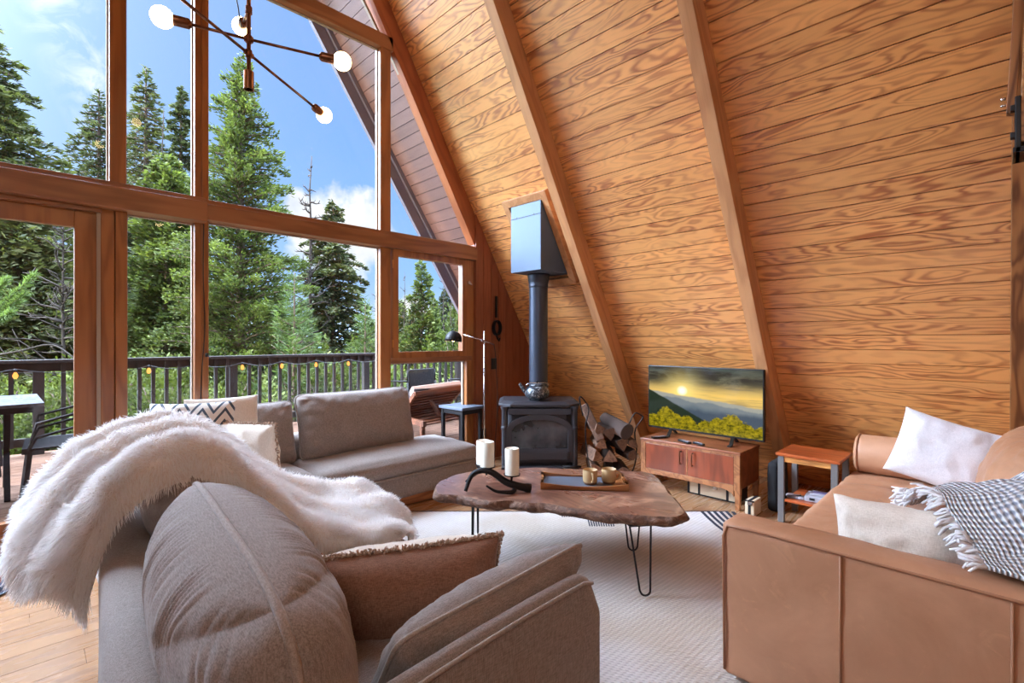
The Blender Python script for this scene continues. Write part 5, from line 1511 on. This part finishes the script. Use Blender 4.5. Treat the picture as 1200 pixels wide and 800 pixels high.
def kettle_():
    c = SM @ Vector((-.02, .135, .7825))
    root = thing('kettle', 'speckled blue enamel kettle on top of the stove in front of the pipe', 'kettle', c)
    mb = MB(); mb.lathe([(.0, .018), (.085, .018), (.115, .035), (.128, .07), (.122, .105), (.100, .135), (.075, .148), (.075, .152), (0, .152)], c, 28); mb.build('body', M['kettle'], root, smooth=True, autos=60)
    mb = MB(); mb.lathe([(.0, 0), (.078, .0), (.080, .006), (.04, .016), (0, .02)], c+Vector((0, 0, .150)), 24); ld = mb.build('lid', M['kettle'], root, smooth=True)
    mb = MB(); mb.lathe([(0, 0), (.006, 0), (.007, .012), (.014, .018), (.014, .026), (0, .032)], c+Vector((0, 0, .168)), 12); mb.build('knob', M['blackmetal'], ld, smooth=True)
    rt = Vector((_s, -_c, 0))
    sp = MB(); sp.tube([c-rt*.09+Vector((0, 0, .07)), c-rt*.135+Vector((0, 0, .105)), c-rt*.165+Vector((0, 0, .155)), c-rt*.18+Vector((0, 0, .168))], [.03, .022, .016, .018], 10); sp.build('spout', M['kettle'], root, smooth=True)
    hd = MB(); hd.tube([c-rt*.10+Vector((0, 0, .128)), c-rt*.115+Vector((0, 0, .150)), c-rt*.08+Vector((0, 0, .175)), c+rt*.08+Vector((0, 0, .178)), c+rt*.125+Vector((0, 0, .165)), c+rt*.105+Vector((0, 0, .13))], .006, 8); hd.build('handle', M['chrome'], root, smooth=True)
    for a in (0, 2.1, 4.2):
        l = MB(); l.lathe([(.008, 0), (.010, .022)], c+Vector((.07*math.cos(a), .07*math.sin(a), 0)), 8); l.build('foot', M['blackmetal'], root)
kettle_()

# ---- firewood rack
def firewood():
    D0 = 4.72; f = Vector((_c, _s, 0)); rt = Vector((_s, -_c, 0))
    def P(u, v, dd=0.0): return img(u, v, D0+dd)
    base = Vector(at(716, D0+.1, 0)[:2]+(0,))
    root = thing('firewood_rack', 'black iron firewood rack with looped handles beside the stove', 'rack', base)
    for dd in (0.0, .26):
        mb = MB(); q = [P(683, 487, dd), P(679, 466, dd), P(684, 468, dd), P(690, 480, dd), P(686, 500, dd), P(688, 530, dd), P(694, 556, dd), P(704, 562, dd)]
        q += [P(728, 562, dd), P(741, 552, dd), P(746, 530, dd), P(744, 505, dd), P(753, 490, dd), P(752, 487, dd), P(744, 484, dd), P(737, 497, dd)]
        mb.tube([tuple(p) for p in spline(q, 60)], .007, 6); mb.build('side_loop', M['blackmetal'], root, smooth=True)
    mb = MB()
    for u, v in ((704, 562), (728, 562), (742, 550)): mb.tube([P(u, v, 0), P(u, v, .26)], .007, 6)
    for u in (700, 736):
        for dd in (0, .26):
            p = P(u, 560, dd); mb.tube([p, (p.x, p.y, .0)], .008, 6)
    mb.build('cross_bars', M['blackmetal'], root, smooth=True)
    # split logs: wedge-shaped ends facing the room
    g = random.Random(12)
    spec = [(697, 548, .052, 'dark quarter-split log, lowest at the left of the rack'), (711, 551, .055, 'pale split log at the bottom, middle of the rack'), (730, 550, .062, 'thick dark round log at the bottom right of the rack'),
            (698, 533, .048, 'light split log on the left, above the lowest one'), (714, 534, .060, 'dark log lying in the middle of the rack'), (737, 531, .048, 'half-round pale log at the right of the rack'),
            (704, 519, .050, 'orange split log leaning in the left of the pile'), (727, 518, .060, 'dark squarish log in the centre right of the pile'), (741, 517, .046, 'pale grey log end at the right edge of the pile'),
            (699, 503, .05, 'tan split log leaning high on the left'), (713, 506, .058, 'wide brown split log near the top of the pile'), (723, 503, .055, 'brown split log at the top of the pile, beside the round one')]
    for i, (u, v, r, lab) in enumerate(spec):
        r *= 1.22
        c = P(u, v, .02); ax = (f+rt*g.uniform(-.25, .25)+Vector((0, 0, g.uniform(-.06, .06)))).normalized()
        lg = thing('firewood_log', lab, 'log', c, 0, 'split logs in the rack')
        n = 9; sh = []
        kind = g.choice(('wedge', 'half', 'tri'))
        rot = g.random()*6.28
        for k_ in range(n):
            a = 2*PI*k_/n; rr = r*(1.0 if kind == 'half' and math.sin(a) > -.1 else (.55 if kind == 'half' else (1.05 if k_ % 3 == 0 else .66)))*g.uniform(.88, 1.1)
            sh.append((rr*math.cos(a+rot), rr*math.sin(a+rot)))
        s = ax.cross(Vector((0, 0, 1))).normalized(); up = s.cross(ax); L = .34
        vs = []
        for e in range(5):
            q = c+ax*(L*e/4-.05)
            vs.append([q+s*x*g.uniform(.96, 1.04)+up*y*g.uniform(.96, 1.04) for x, y in sh])
        b = MB(); b.grid(vs, 5, n, cv=True); b.build('bark', M['bark'] if i % 3 else M['logend'], lg)
        e = MB(); e.add([tuple(p-ax*.002) for p in vs[0]]+[tuple(c-ax*.053)], [((k_+1) % n, k_, n) for k_ in range(n)]); e.build('split_end', M['logend'], lg)
    # the long round log lying across the top, seen end on, and the upright splinter at the left
    a, b = P(708, 489, .22), P(735, 506, -.08)
    lg = thing('firewood_log', 'long dark round log laid slanting across the top of the pile', 'log', (a+b)/2, 0, 'split logs in the rack')
    m2 = MB(); m2.tube([a, (a+b)/2, b], [.055, .068, .08], 14); m2.build('bark', M['bark'], lg, smooth=True, autos=50)
    d = (b-a).normalized(); m2 = MB(); m2.tube([b+d*.0005, b+d*.003], [.073, .070], 14); m2.build('split_end', plain('charred_log_end', lin(74, 66, 68), .8, bump=.5), lg)
    a, b = P(704, 516, -.02), P(684, 474, .1)
    lg = thing('firewood_log', 'tall tan splinter of wood standing at the left end of the rack', 'log', (a+b)/2, 0, 'split logs in the rack')
    m2 = MB(); m2.bar(a, b, .085, .06, tuple(f)); m2.build('bark', M['logend'], lg, bevel=.012)
firewood()

# ================================================================== TV AND CABINET
def cabinet():
    xf, xb, y0, y1, zt, zb = 4.12, 4.575, 1.51, 2.415, .478, .158
    root = thing('media_cabinet', 'low walnut media cabinet with two rosewood doors on tapered legs', 'cabinet', ((xf+xb)/2, (y0+y1)/2, 0))
    b = MB(); b.bx(xf+.02, xb, y0+.005, y1-.005, zb+.01, zt-.022); b.build('carcass', M['cabinet'], root)
    t = MB(); t.bx(xf-.005, xb, y0-.005, y1+.005, zt-.022, zt); t.build('top', M['cabinet'], root, bevel=.005)
    fr = MB(); fr.bx(xf, xf+.03, y0, y0+.05, zb, zt-.022); fr.bx(xf, xf+.03, y1-.05, y1, zb, zt-.022); fr.bx(xf, xf+.03, y0+.05, y1-.05, zt-.042, zt-.022)
    # lower rail with arched ends
    yl, yr = y0+.05, y1-.05
    arc = [(yl, zb-.05), (yl+.02, zb-.02), (yl+.06, zb-.005), (yl+.10, zb), (yr-.10, zb), (yr-.06, zb-.005), (yr-.02, zb-.02), (yr, zb-.05), (yr, zb+.045), (yl, zb+.045)]
    fr.prism(arc, xf, xf+.03, 'x'); fr.build('face_frame', M['plinth'], root, bevel=.003)
    m = (y0+y1)/2
    for i, (a, b2, hy) in enumerate(((y0+.052, m-.006, m-.055), (m+.006, y1-.052, m+.055))):
        d = MB(); d.bx(xf+.004, xf+.022, a, b2, zb+.047, zt-.044); dd = d.build('door', M['cabdoor'], root, bevel=.002)
        h = MB(); h.tube([(xf+.004, hy, .30), (xf-.022, hy, .302), (xf-.024, hy, .31), (xf-.024, hy, .40), (xf-.022, hy, .408), (xf+.004, hy, .41)], .006, 8); h.build('handle', M['bronze'], dd, smooth=True)
    s = MB(); s.bx(xf+.002, xf+.024, m-.005, m+.005, zb+.047, zt-.044); s.build('mullion', M['plinth'], root)
    for y in (y0+.022, y1-.022):
        for x in (xf+.022, xb-.025):
            l = MB(); l.add([(x+sx*.022*(1 if k_ else .7), y+sy*.022*(1 if k_ else .7), zb+.02 if k_ else 0) for k_ in (0, 1) for sx, sy in ((-1, -1), (1, -1), (1, 1), (-1, 1))],
                            [(3, 2, 1, 0), (4, 5, 6, 7)]+[(i, (i+1) % 4, 4+(i+1) % 4, 4+i) for i in range(4)]); l.build('leg', M['plinth'], root)
cabinet()
def tv():
    x, y0, y1, z0, z1 = 4.40, 1.415, 2.495, .535, 1.148
    root = thing('television', 'flat television showing a sunrise over hazy hills, on the walnut cabinet', 'television', (x, (y0+y1)/2, .48))
    b = MB(); b.bx(x, x+.04, y0, y1, z0, z1); b.build('housing', M['blackplastic'], root, bevel=.006)
    s = MB(); s.add([(x-.0015, y1-.011, z0+.018), (x-.0015, y0+.011, z0+.018), (x-.0015, y0+.011, z1-.010), (x-.0015, y1-.011, z1-.010)], [(3, 2, 1, 0)])
    s.build('screen', M['screen'], root, uv=[(0, 0), (1, 0), (1, 1), (0, 1)])
    for y in (y0+.26, y1-.24):
        f = MB(); f.bar((x+.02, y, z0+.02), (x-.09, y-.02, .487), .03, .012); f.bar((x+.02, y, z0+.02), (x+.11, y+.0, .487), .03, .012); f.bar((x-.13, y-.02, .4845), (x-.06, y-.01, .4845), .032, .012); f.build('foot', M['blackplastic'], root, bevel=.003)
tv()
def remote(label, x, y, rz, L=.15, w=.042):
    root = thing('remote_control', label, 'remote control', (x, y, .4785), rz, 'remotes on the cabinet'); Mx = mw(root)
    b = MB(); b.box((0, 0, .009), (w, L, .018), 0, Mx); b.build('case', M['blackplastic'], root, bevel=.005)
    k_ = MB()
    for i in range(6):
        for j in range(3): k_.box(((j-1)*.011, -L*.36+i*L*.12, .0185), (.007, .008, .003), 0, Mx)
    k_.build('keys', M['greyplastic'], root)
remote('large black remote lying in the middle of the cabinet top', 4.19, 2.015, math.radians(-28))
remote('smaller black remote, right of the large one on the cabinet', 4.19, 1.885, math.radians(-24), .12, .036)
remote('black remote near the left end of the cabinet top', 4.20, 2.27, math.radians(58), .14)
# cases under and beside the cabinet
def case(label, x0, x1, y0, y1, z1, band):
    root = thing('storage_case', label, 'storage case', ((x0+x1)/2, (y0+y1)/2, 0))
    b = MB(); b.bx(x0, x1, y0, y1, 0.002, z1); b.build('body', M['boxcard'], root, bevel=.006)
    e = MB(); t = .010
    for y in band: e.bx(x0-.003, x1+.003, y-t, y+t, .0005, z1+.003)
    e.bx(x0-.003, x0+.004, y0, y1, z1-.008, z1+.003); e.bx(x0-.003, x0+.004, y0, y1, .0005, .012); e.build('black_edging', M['blackcloth'], root)
    c = MB(); c.box((x0-.006, y0+(y1-y0)*.42, z1-.018), (.012, .035, .03)); c.build('clasp', M['chrome'], root, bevel=.002)
case('beige hard case with black edging under the media cabinet', 4.30, 4.52, 1.60, 2.03, .115, (1.602, 1.68, 1.93, 2.028))
case('small beige case with black band standing beside the cabinet leg', 4.06, 4.22, 1.38, 1.45, .125, (1.415,))
sw = thing('subwoofer', 'rounded black speaker cabinet in the dark gap beside the media cabinet', 'speaker', (4.42, 1.34, 0))
b = softbox(4.30, 4.56, 1.275, 1.365, .002, .40, .03, puff=.004, seed=3); b.build('body', M['blackcloth'], sw, smooth=True)

# ---- end table
def end_table():
    x0, x1, y0, y1, H = 4.09, 4.50, .815, 1.235, .535
    root = thing('end_table', 'square cedar-topped end table with grey steel legs and a lower shelf', 'table', ((x0+x1)/2, (y0+y1)/2, 0))
    t = MB(); t.bx(x0, x1, y0, y1, H-.024, H); t.build('tabletop', M['cedar'], root, bevel=.004)
    a = MB(); a.bx(x0+.02, x0+.035, y0+.057, y1-.055, H-.068, H-.025); a.build('apron', M['pinewood'], root)
    a = MB(); a.bx(x1-.035, x1-.02, y0+.057, y1-.055, H-.068, H-.025); a.build('apron', M['pinewood'], root)
    for x in (x0+.012, x1-.052):
        for y in (y0+.015, y1-.055):
            l = MB(); l.bx(x, x+.035, y, y+.042, 0, H-.025); l.build('leg', M['steel'], root, bevel=.002)
    s = MB(); s.bx(x0+.015, x1-.02, y0+.06, y1-.06, .165, .185); s.build('shelf', M['cedar'], root, bevel=.003)
end_table()
gc = thing('game_console', 'grey game console with two controller ports on the end table shelf', 'game console', (4.24, .97, .186), math.radians(4)); Mx = mw(gc)
b = MB(); b.box((0, 0, .022), (.15, .18, .044), 0, Mx); b.box((.015, 0, .05), (.10, .12, .014), 0, Mx); b.build('body', M['greyplastic'], gc, bevel=.006)
b = MB(); b.box((-.076, -.04, .022), (.006, .035, .014), 0, Mx); b.box((-.076, .04, .022), (.006, .035, .014), 0, Mx); b.build('ports', M['blackplastic'], gc)
b = MB(); b.box((.015, 0, .0575), (.05, .09, .002), 0, Mx); b.build('slot', plain('violet_plastic', lin(120, 108, 150), .4), gc)
gp = thing('game_controller', 'dark game controller beside the grey console on the shelf', 'controller', (4.19, 1.115, .1865), .2); Mx = mw(gp)
b = MB(); b.lathe([(0, 0), (.03, 0), (.036, .01), (.03, .022), (0, .024)], (-.0, .04, 0), 14, Mx); b.lathe([(0, 0), (.03, 0), (.036, .01), (.03, .022), (0, .024)], (0, -.03, 0), 14, Mx); b.box((0, .005, .012), (.05, .08, .02), 0, Mx); b.build('shell', M['greyplastic'], gp, smooth=True, autos=40)
b = MB(); b.tube([Mx @ Vector(p) for p in ((.03, .02, .01), (.06, .04, .006), (.05, .09, .006), (-.02, .09, .006), (-.05, .05, .02), (-.03, -.03, .03), (.03, -.02, .03))], .004, 6); b.build('cable', M['blackplastic'], gp, smooth=True)

# ================================================================== LAMP, WALL PIECES, CHANDELIER
def floor_lamp():
    D = 5.42; b = Vector(at(567.5, D, 0)[:2]+(0,))
    root = thing('floor_lamp', 'slim chrome floor lamp with a black dome shade by the window jamb', 'floor lamp', b)
    mb = MB(); mb.lathe([(0, 0), (.12, 0), (.12, .014), (.02, .022), (0, .022)], b, 24); mb.build('base', M['blackmetal'], root, smooth=True, autos=40)
    mb = MB(); mb.tube([b+Vector((0, 0, .02)), b+Vector((0, 0, zof(388, D)))], .009, 8); mb.build('pole', M['chrome'], root, smooth=True)
    P = lambda u, v, dd=0: img(u, v, D+dd)
    mb = MB(); mb.tube([P(579, 403.5), P(565, 398.5), P(543, 392)], .0055, 6); mb.build('arm', M['chrome'], root, smooth=True)
    mb = MB(); mb.lathe([(0, -.016), (.014, -.016), (.014, .016), (0, .016)], P(565, 398.5, -.012), 10); mb.tube([P(569, 400), P(572, 401)], .013, 8); mb.build('clamp', M['chrome'], root, smooth=True, autos=40)
    c = P(531.5, 395); tilt = Matrix.Rotation(math.radians(6), 4, 'Y')
    sh = MB(); pr = [(.094*math.cos(a), .094*math.sin(a)) for a in [PI/2*i/10 for i in range(11)]]; pr = [(r, z-.022) for r, z in pr]
    sh.lathe([(.094, -.045)]+pr, c, 28, tilt); s_ = sh.build('shade', M['blackmetal'], root, smooth=True)
    so = s_.modifiers.new('Solid', 'SOLIDIFY'); so.thickness = .003
    sh = MB(); sh.lathe([(.0905, -.043)]+[(r*.96, z*.96-.001) for r, z in pr], c, 28, tilt); sh.build('shade_lining', M['brass'], root, smooth=True)
    sh = MB(); sh.lathe([(0, -.05), (.02, -.044), (.028, -.026), (.022, -.002), (.012, .02), (0, .02)], c, 14, tilt); sh.build('bulb', M['lampglow'], root, smooth=True)
    cd = MB(); cd.tube([tuple(p) for p in spline([P(579, 403.5), P(580.5, 415), P(581.5, 432), P(582.5, 450), P(583, 475), P(581.5, 500), Vector((P(579, 530).x, P(579, 530).y, .01))], 40)], .0035, 5); cd.build('cord', M['blackplastic'], root, smooth=True)
floor_lamp()
WY = GY-.036
def wallpt(u, v): # point on the boarded panel
    a = (u-600)/_F; ry = _s-a*_c; D_ = WY/ry; x = D_*(_c+a*_s); return Vector((x, WY, 1.4+(398-v)/_F*D_))
kh = thing('iron_hook', 'tall wrought iron hook with a round eyelet hung on the boarded panel', 'wall hook', wallpt(581, 380))
a, b_, c_ = wallpt(581, 347), wallpt(581, 372), wallpt(581, 384)
mb = MB(); mb.bar(a+Vector((0, -.01, 0)), b_+Vector((0, -.01, 0)), .032, .012, (0, 1, 0)); mb.build('shank', M['blackmetal'], kh, bevel=.003)
mb = MB(); mb.tube([c_+Vector((.055*math.cos(q), -.012, .085*math.sin(q))) for q in [2*PI*i/24 for i in range(24)]], .040, 8, closed=True, flat=.22); mb.build('eyelet', M['blackmetal'], kh, smooth=True)
mb = MB(); mb.tube([c_+Vector((0, -.015, -.085)), c_+Vector((0, -.03, -.13)), c_+Vector((0, -.06, -.155)), c_+Vector((0, -.07, -.12))], .011, 8); mb.build('hook_tip', M['blackmetal'], kh, smooth=True)
sp = wallpt(578, 426); so_ = thing('wall_outlet', 'black wall box on the boarded panel behind the lamp cord', 'outlet', sp)
mb = MB(); mb.box(sp+Vector((0, -.012, 0)), (.075, .024, .13)); mb.build('plate', M['blackplastic'], so_, bevel=.004)
sp = wallpt(566, 507); so_ = thing('wall_outlet', 'low black socket box at the foot of the boarded panel', 'outlet', sp)
mb = MB(); mb.box(sp+Vector((0, -.012, 0)), (.06, .024, .11)); mb.build('plate', M['blackplastic'], so_, bevel=.004)

def chandelier():
    D0 = 2.10; c = Vector(at(291.5, D0, 0)[:2]+(0,))
    root = thing('chandelier', 'bronze branching chandelier with glowing globe bulbs hung before the glass wall', 'chandelier', (c.x, c.y, 2.6))
    mb = MB(); mb.tube([(c.x, c.y, zof(86, D0)), (c.x, c.y, 6.6)], .0085, 10); mb.build('stem', M['bronze'], root, smooth=True)
    # lowest, empty socket
    mb = MB(); z1_, z0_ = zof(84, D0), zof(105, D0); mb.lathe([(.012, z1_+.004), (.020, z1_), (.0205, z0_), (.017, z0_), (.016, z0_+.03), (0, z0_+.03)], c, 20); mb.build('socket', M['bronze'], root, smooth=True, autos=40)
    def joint(z, d):
        j = MB(); ax = d.normalized(); j.tube([Vector((c.x, c.y, z-.014)), Vector((c.x, c.y, z+.014))], .014, 12)
        p = Vector((c.x, c.y, z)); j.tube([p-ax*.018, p+ax*.018], .012, 12); j.build('joint', M['bronze'], root, smooth=True, autos=40)
    def arm(p0, tip, bulb=True):
        p0, tip = Vector(p0), Vector(tip); d = (tip-p0).normalized()
        m2 = MB(); m2.tube([p0, tip-d*.095], .0062, 8); a_ = m2.build('arm', M['bronze'], root, smooth=True)
        m2 = MB(); m2.tube([tip-d*.100, tip-d*.092, tip-d*.088, tip-d*.036, tip-d*.034], [.010, .019, .0205, .0205, .018], 14); m2.build('socket', M['bronze'], a_, smooth=True, autos=40)
        m2 = MB(); q = Vector((0, 0, 1)).rotation_difference(d).to_matrix().to_4x4(); r = .041
        m2.lathe([(.013, -.042), (.014, -.036)]+[(r*math.sin(t), -r*math.cos(t)) for t in [.42+2.7*i/14 for i in range(15)]]+[(0, r)], tip, 20, q)
        m2.build('bulb', M['bulb'], a_, smooth=True)
    zA, zB = zof(46, D0), zof(63, D0)
    rt = Vector((_s, -_c, 0)); f = Vector((_c, _s, 0))
    a1 = img(190, 20, 1.952+.0); a2 = img(401, 72, 2.263)
    dA = (a2-a1).normalized(); joint(zA, dA); arm((c.x, c.y, zA), a1); arm((c.x, c.y, zA), a2)
    b1 = img(380, 135, 2.66); dB = (b1-Vector((c.x, c.y, zB))); joint(zB, dB); arm((c.x, c.y, zB), b1); arm((c.x, c.y, zB), Vector((c.x, c.y, zB))-dB*.95)
    zC = zof(12, D0); e = img(283, 31, 2.34); joint(zC, e-Vector((c.x, c.y, zC))); arm((c.x, c.y, zC), e)
    joint(3.5, f); arm((c.x, c.y, 3.5), Vector((c.x, c.y, 3.52))-f*.42+rt*.25); arm((c.x, c.y, 3.5), Vector((c.x, c.y, 3.52))+f*.4-rt*.28)
    # hanging flex beside the stem
    m2 = MB(); m2.tube([tuple(p) for p in spline([img(283, 33, 2.25), img(281, 22, 2.15), img(279, 8, 2.1), img(277, -6, 2.1), img(276, -60, 2.1)], 16)], .003, 5); m2.build('flex', M['blackplastic'], root, smooth=True)
chandelier()

# ---- right-hand edge: cased post, hanging board with bolts, strap bracket
def loft_edge():
    fr = slope_frame('right', 0)
    P = lambda u, v, D: img(u, v, D)
    # hanging board: lower end at (1177..1191, 133), rises out of the frame
    X_ = 3.05
    def onx(u, v, X=X_):
        a = (u-600)/_F; D_ = X/(_c+a*_s); return Vector((X, D_*(_s-a*_c), 1.4+(398-v)/_F*D_))
    a0, a1 = onx(1179, 133), onx(1190, 133)
    b0, b1 = onx(1188, 0), onx(1201, 0)
    root = thing('hanging_board', 'bolted timber hanger board at the top right edge', 'timber', a0)
    mb = MB(); T = Vector((.04, 0, 0)); q = [a0, a1, a1+(b1-a1)*2.2, a0+(b0-a0)*2.2]
    mb.add([tuple(p) for p in q]+[tuple(p+T) for p in q], [(3, 2, 1, 0), (4, 5, 6, 7), (0, 1, 5, 4), (1, 2, 6, 5), (2, 3, 7, 6), (3, 0, 4, 7)])
    mb.build('board', M['oldpost'], root, bevel=.002)
    for v in (114, 122):
        p = onx(1177.5, v); m2 = MB(); m2.tube([p+Vector((.02, -.004, 0)), p+Vector((.02, .014, 0))], .006, 8); m2.build('bolt', M['chrome'], root, smooth=True)
    # loft beam and its black strap
    root = thing('loft_beam', 'pale loft beam end held in a black steel strap at the right edge', 'timber', onx(1196, 160, 2.95))
    q = [onx(1194, 166, 2.95), onx(1215, 166, 2.95), onx(1260, -40, 2.95), onx(1203, -40, 2.95)]; T = Vector((.14, 0, 0)); mb = MB()
    mb.add([tuple(p) for p in q]+[tuple(p+T) for p in q], [(3, 2, 1, 0), (4, 5, 6, 7), (0, 1, 5, 4), (1, 2, 6, 5), (2, 3, 7, 6), (3, 0, 4, 7)]); mb.build('beam', M['pinewood'], root, bevel=.003)
    m2 = MB(); w = onx(1187, 179, 2.93); w2 = onx(1225, 165, 2.93)
    m2.bx(2.93, 3.12, w2.y, w.y, w.z, w2.z); a_ = onx(1192, 112, 2.93); m2.bx(2.93, 3.12, a_.y-.012, w.y-.006, w.z, a_.z); m2.build('strap', M['blackmetal'], root, bevel=.003)
    for v in (127, 159):
        p = onx(1189, v, 2.95); m2 = MB(); m2.box(p, (.03, .026, .026)); m2.build('bolt_head', M['blackmetal'], root, bevel=.003)
    # casing of the fourth rafter down to the floor
loft_edge()

# ---- saucer and pot by the door
tp = thing('tray', 'dark blue enamel tray on the floor beside the sliding door', 'tray', (-.22, 4.02, 0))
mb = MB(); mb.lathe([(0, .001), (.19, .001), (.205, .012), (.20, .014), (.185, .006), (0, .006)], (-.22, 4.02, 0), 32); mb.build('dish', M['bluetray'], tp, smooth=True, autos=40)
pt = thing('terracotta_pot', 'small glazed terracotta bowl with white inside on the blue tray', 'bowl', (-.16, 4.0, .007))
mb = MB(); mb.lathe([(0, .0), (.045, .0), (.062, .03), (.072, .075), (.069, .078)], (-.16, 4.0, .007), 28); mb.build('outside', M['terracotta'], pt, smooth=True, autos=50)
mb = MB(); mb.lathe([(.069, .078), (.060, .03), (.043, .008), (0, .008)], (-.16, 4.0, .007), 28); mb.build('glazed_inside', M['white'], pt, smooth=True)

# thin cable tacked down the second tall post
pc_ = Vector((.945, GY-.020, 1.4))
cb = thing('post_cable', 'thin dark cable running down the second tall window post', 'cable', pc_)
mb = MB(); mb.tube([tuple(p) for p in spline([(.955, GY-.017, 2.28), (.952, GY-.017, 1.9), (.962, GY-.017, 1.5), (.945, GY-.017, 1.2), (.935, GY-.017, .9), (.94, GY-.017, .5)], 40)], .0035, 5); mb.build('cord', M['blackplastic'], cb, smooth=True)
mb = MB(); mb.lathe([(0, .03), (.013, .028), (.013, 0), (0, 0)], (.975, GY-.03, 1.27), 8); mb.build('socket', M['blackplastic'], cb, smooth=True)
# ================================================================== SKY, SUN, LAMPS, CAMERA
def world():
    w = bpy.data.worlds.new('sky'); bpy.context.scene.world = w; w.use_nodes = True
    t = NT.__new__(NT); t.t = w.node_tree; t.t.nodes.clear(); t.out = t.t.nodes.new('ShaderNodeOutputWorld')
    d = t.n('TexCoord').outputs['Generated']
    d = t.n('VectorMath', {'operation': 'NORMALIZE'}, i0=d).outputs[0]
    p = t.xyz(d)
    sky = t.ramp(p[2], [(0.0, lin(196, 216, 240)), (.12, lin(150, 194, 248)), (.35, lin(112, 168, 244)), (.7, lin(78, 138, 228)), (1.0, lin(60, 120, 215))])
    # paler towards the left (sun side)
    sd = Vector((-.63, .59, .50)).normalized()
    dot = t.n('VectorMath', {'operation': 'DOT_PRODUCT'}, i0=d, i1=sd).outputs['Value']
    sky = t.mix(t.maprange(dot, .2, .95, 0, .55), sky, lin(206, 224, 250))
    # cumulus bank low over the trees + streaky cirrus at the left
    def dirv(u, v): x, y, z = img(u, v, 1.0); return Vector((x, y, z-1.4)).normalized()
    def near(u, v, r0, r1):
        q = t.n('VectorMath', {'operation': 'DOT_PRODUCT'}, i0=d, i1=dirv(u, v)).outputs['Value']
        return t.maprange(q, math.cos(r1), math.cos(r0), 0, 1)
    n = t.noise(d, 6.5, 6.0, .58)
    m = t.math('MAXIMUM', near(478, 372, .0, .07), t.math('MAXIMUM', near(408, 275, .02, .15), t.math('MULTIPLY', near(318, 8, .0, .10), .6)))
    cl = t.maprange(t.math('ADD', n, t.math('MULTIPLY', m, .50)), .78, .90, 0, 1)
    shade = t.ramp(t.noise(d, 11.0, 4.0), [(.35, lin(206, 216, 232)), (.6, lin(250, 250, 252))])
    sky = t.mix(cl, sky, shade)
    a, b = dirv(60, -5), dirv(122, 125); nrm = a.cross(b).normalized()
    off = t.math('ABSOLUTE', t.n('VectorMath', {'operation': 'DOT_PRODUCT'}, i0=d, i1=nrm).outputs['Value'])
    st = t.noise(d, 26.0, 5.0, .6, .6)
    ci = t.math('MULTIPLY', t.maprange(off, .0, .055, 1, 0), t.math('MULTIPLY', t.maprange(st, .40, .62), near(88, 55, .05, .22)))
    sky = t.mix(t.math('MULTIPLY', ci, .75), sky, lin(240, 246, 255))
    # added glow lobe, unseen left of the view, lights the room through the glass
    sky_fill = t.math('MULTIPLY', t.math('POWER', t.math('MAXIMUM', dot, 0.0), LOBE_POW), LOBE_FILL)
    sky_fill = t.math('ADD', sky_fill, t.math('MULTIPLY', t.math('POWER', t.math('MAXIMUM', dot, 0.0), 9.0), LOBE_FILL2))
    # added overhead glow above the view, broken by noise, fills the room
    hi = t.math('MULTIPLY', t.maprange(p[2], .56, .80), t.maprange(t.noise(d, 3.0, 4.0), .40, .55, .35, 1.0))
    sky_fill = t.math('ADD', sky_fill, t.math('MULTIPLY', hi, TOP_FILL))
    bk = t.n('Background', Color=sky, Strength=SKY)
    b2 = t.n('Background', Color=(.79, .97, 1.24, 1), Strength=sky_fill)
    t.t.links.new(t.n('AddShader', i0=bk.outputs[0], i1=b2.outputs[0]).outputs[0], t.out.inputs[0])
SKY, LOBE_FILL, LOBE_POW, LOBE_FILL2, TOP_FILL = .95, 48.0, 21.0, 2.0, 21.0
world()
def sun(d, e, col):
    l = bpy.data.lights.new('sun', 'SUN'); l.energy = e; l.color = col; l.angle = math.radians(.6)
    o = bpy.data.objects.new('sun', l); C.objects.link(o); o.rotation_euler = Vector(d).to_track_quat('Z', 'Y').to_euler()
sun((-.86, .12, .52), 5.0, (1.0, .90, .74))
def area(name, loc, target, sx, sy, e, col):
    l = bpy.data.lights.new(name, 'AREA'); l.shape = 'RECTANGLE'; l.size = sx; l.size_y = sy; l.energy = e; l.color = col
    o = bpy.data.objects.new(name, l); C.objects.link(o); o.location = loc
    o.rotation_euler = (Vector(loc)-Vector(target)).to_track_quat('Z', 'Y').to_euler()
area('unseen_fill_light', (-1.35, -1.2, 3.3), (3.8, 1.0, 2.4), 1.6, 1.2, 34, (1.0, .93, .86))  # added fill lamp, unseen behind the camera, brightens the right sloped wall

cam = bpy.data.cameras.new('camera'); co = bpy.data.objects.new('camera', cam); C.objects.link(co)
co.location = (0, 0, 1.40); co.rotation_euler = (math.radians(90), 0, math.radians(45.15-90))
cam.sensor_width = 36; cam.lens = 572/1200*36; cam.shift_y = -2/1200; cam.clip_start = .05; cam.clip_end = 600
sc = bpy.context.scene; sc.camera = co
sc.view_settings.view_transform = 'Standard'; sc.view_settings.look = 'None'; sc.view_settings.gamma = 1; sc.view_settings.use_curve_mapping = False
sc.view_settings.exposure = .42
sc.cycles.use_denoising = True; sc.cycles.max_bounces = 8; sc.cycles.diffuse_bounces = 6; sc.cycles.transparent_max_bounces = 16
sc.cycles.sample_clamp_indirect = 6
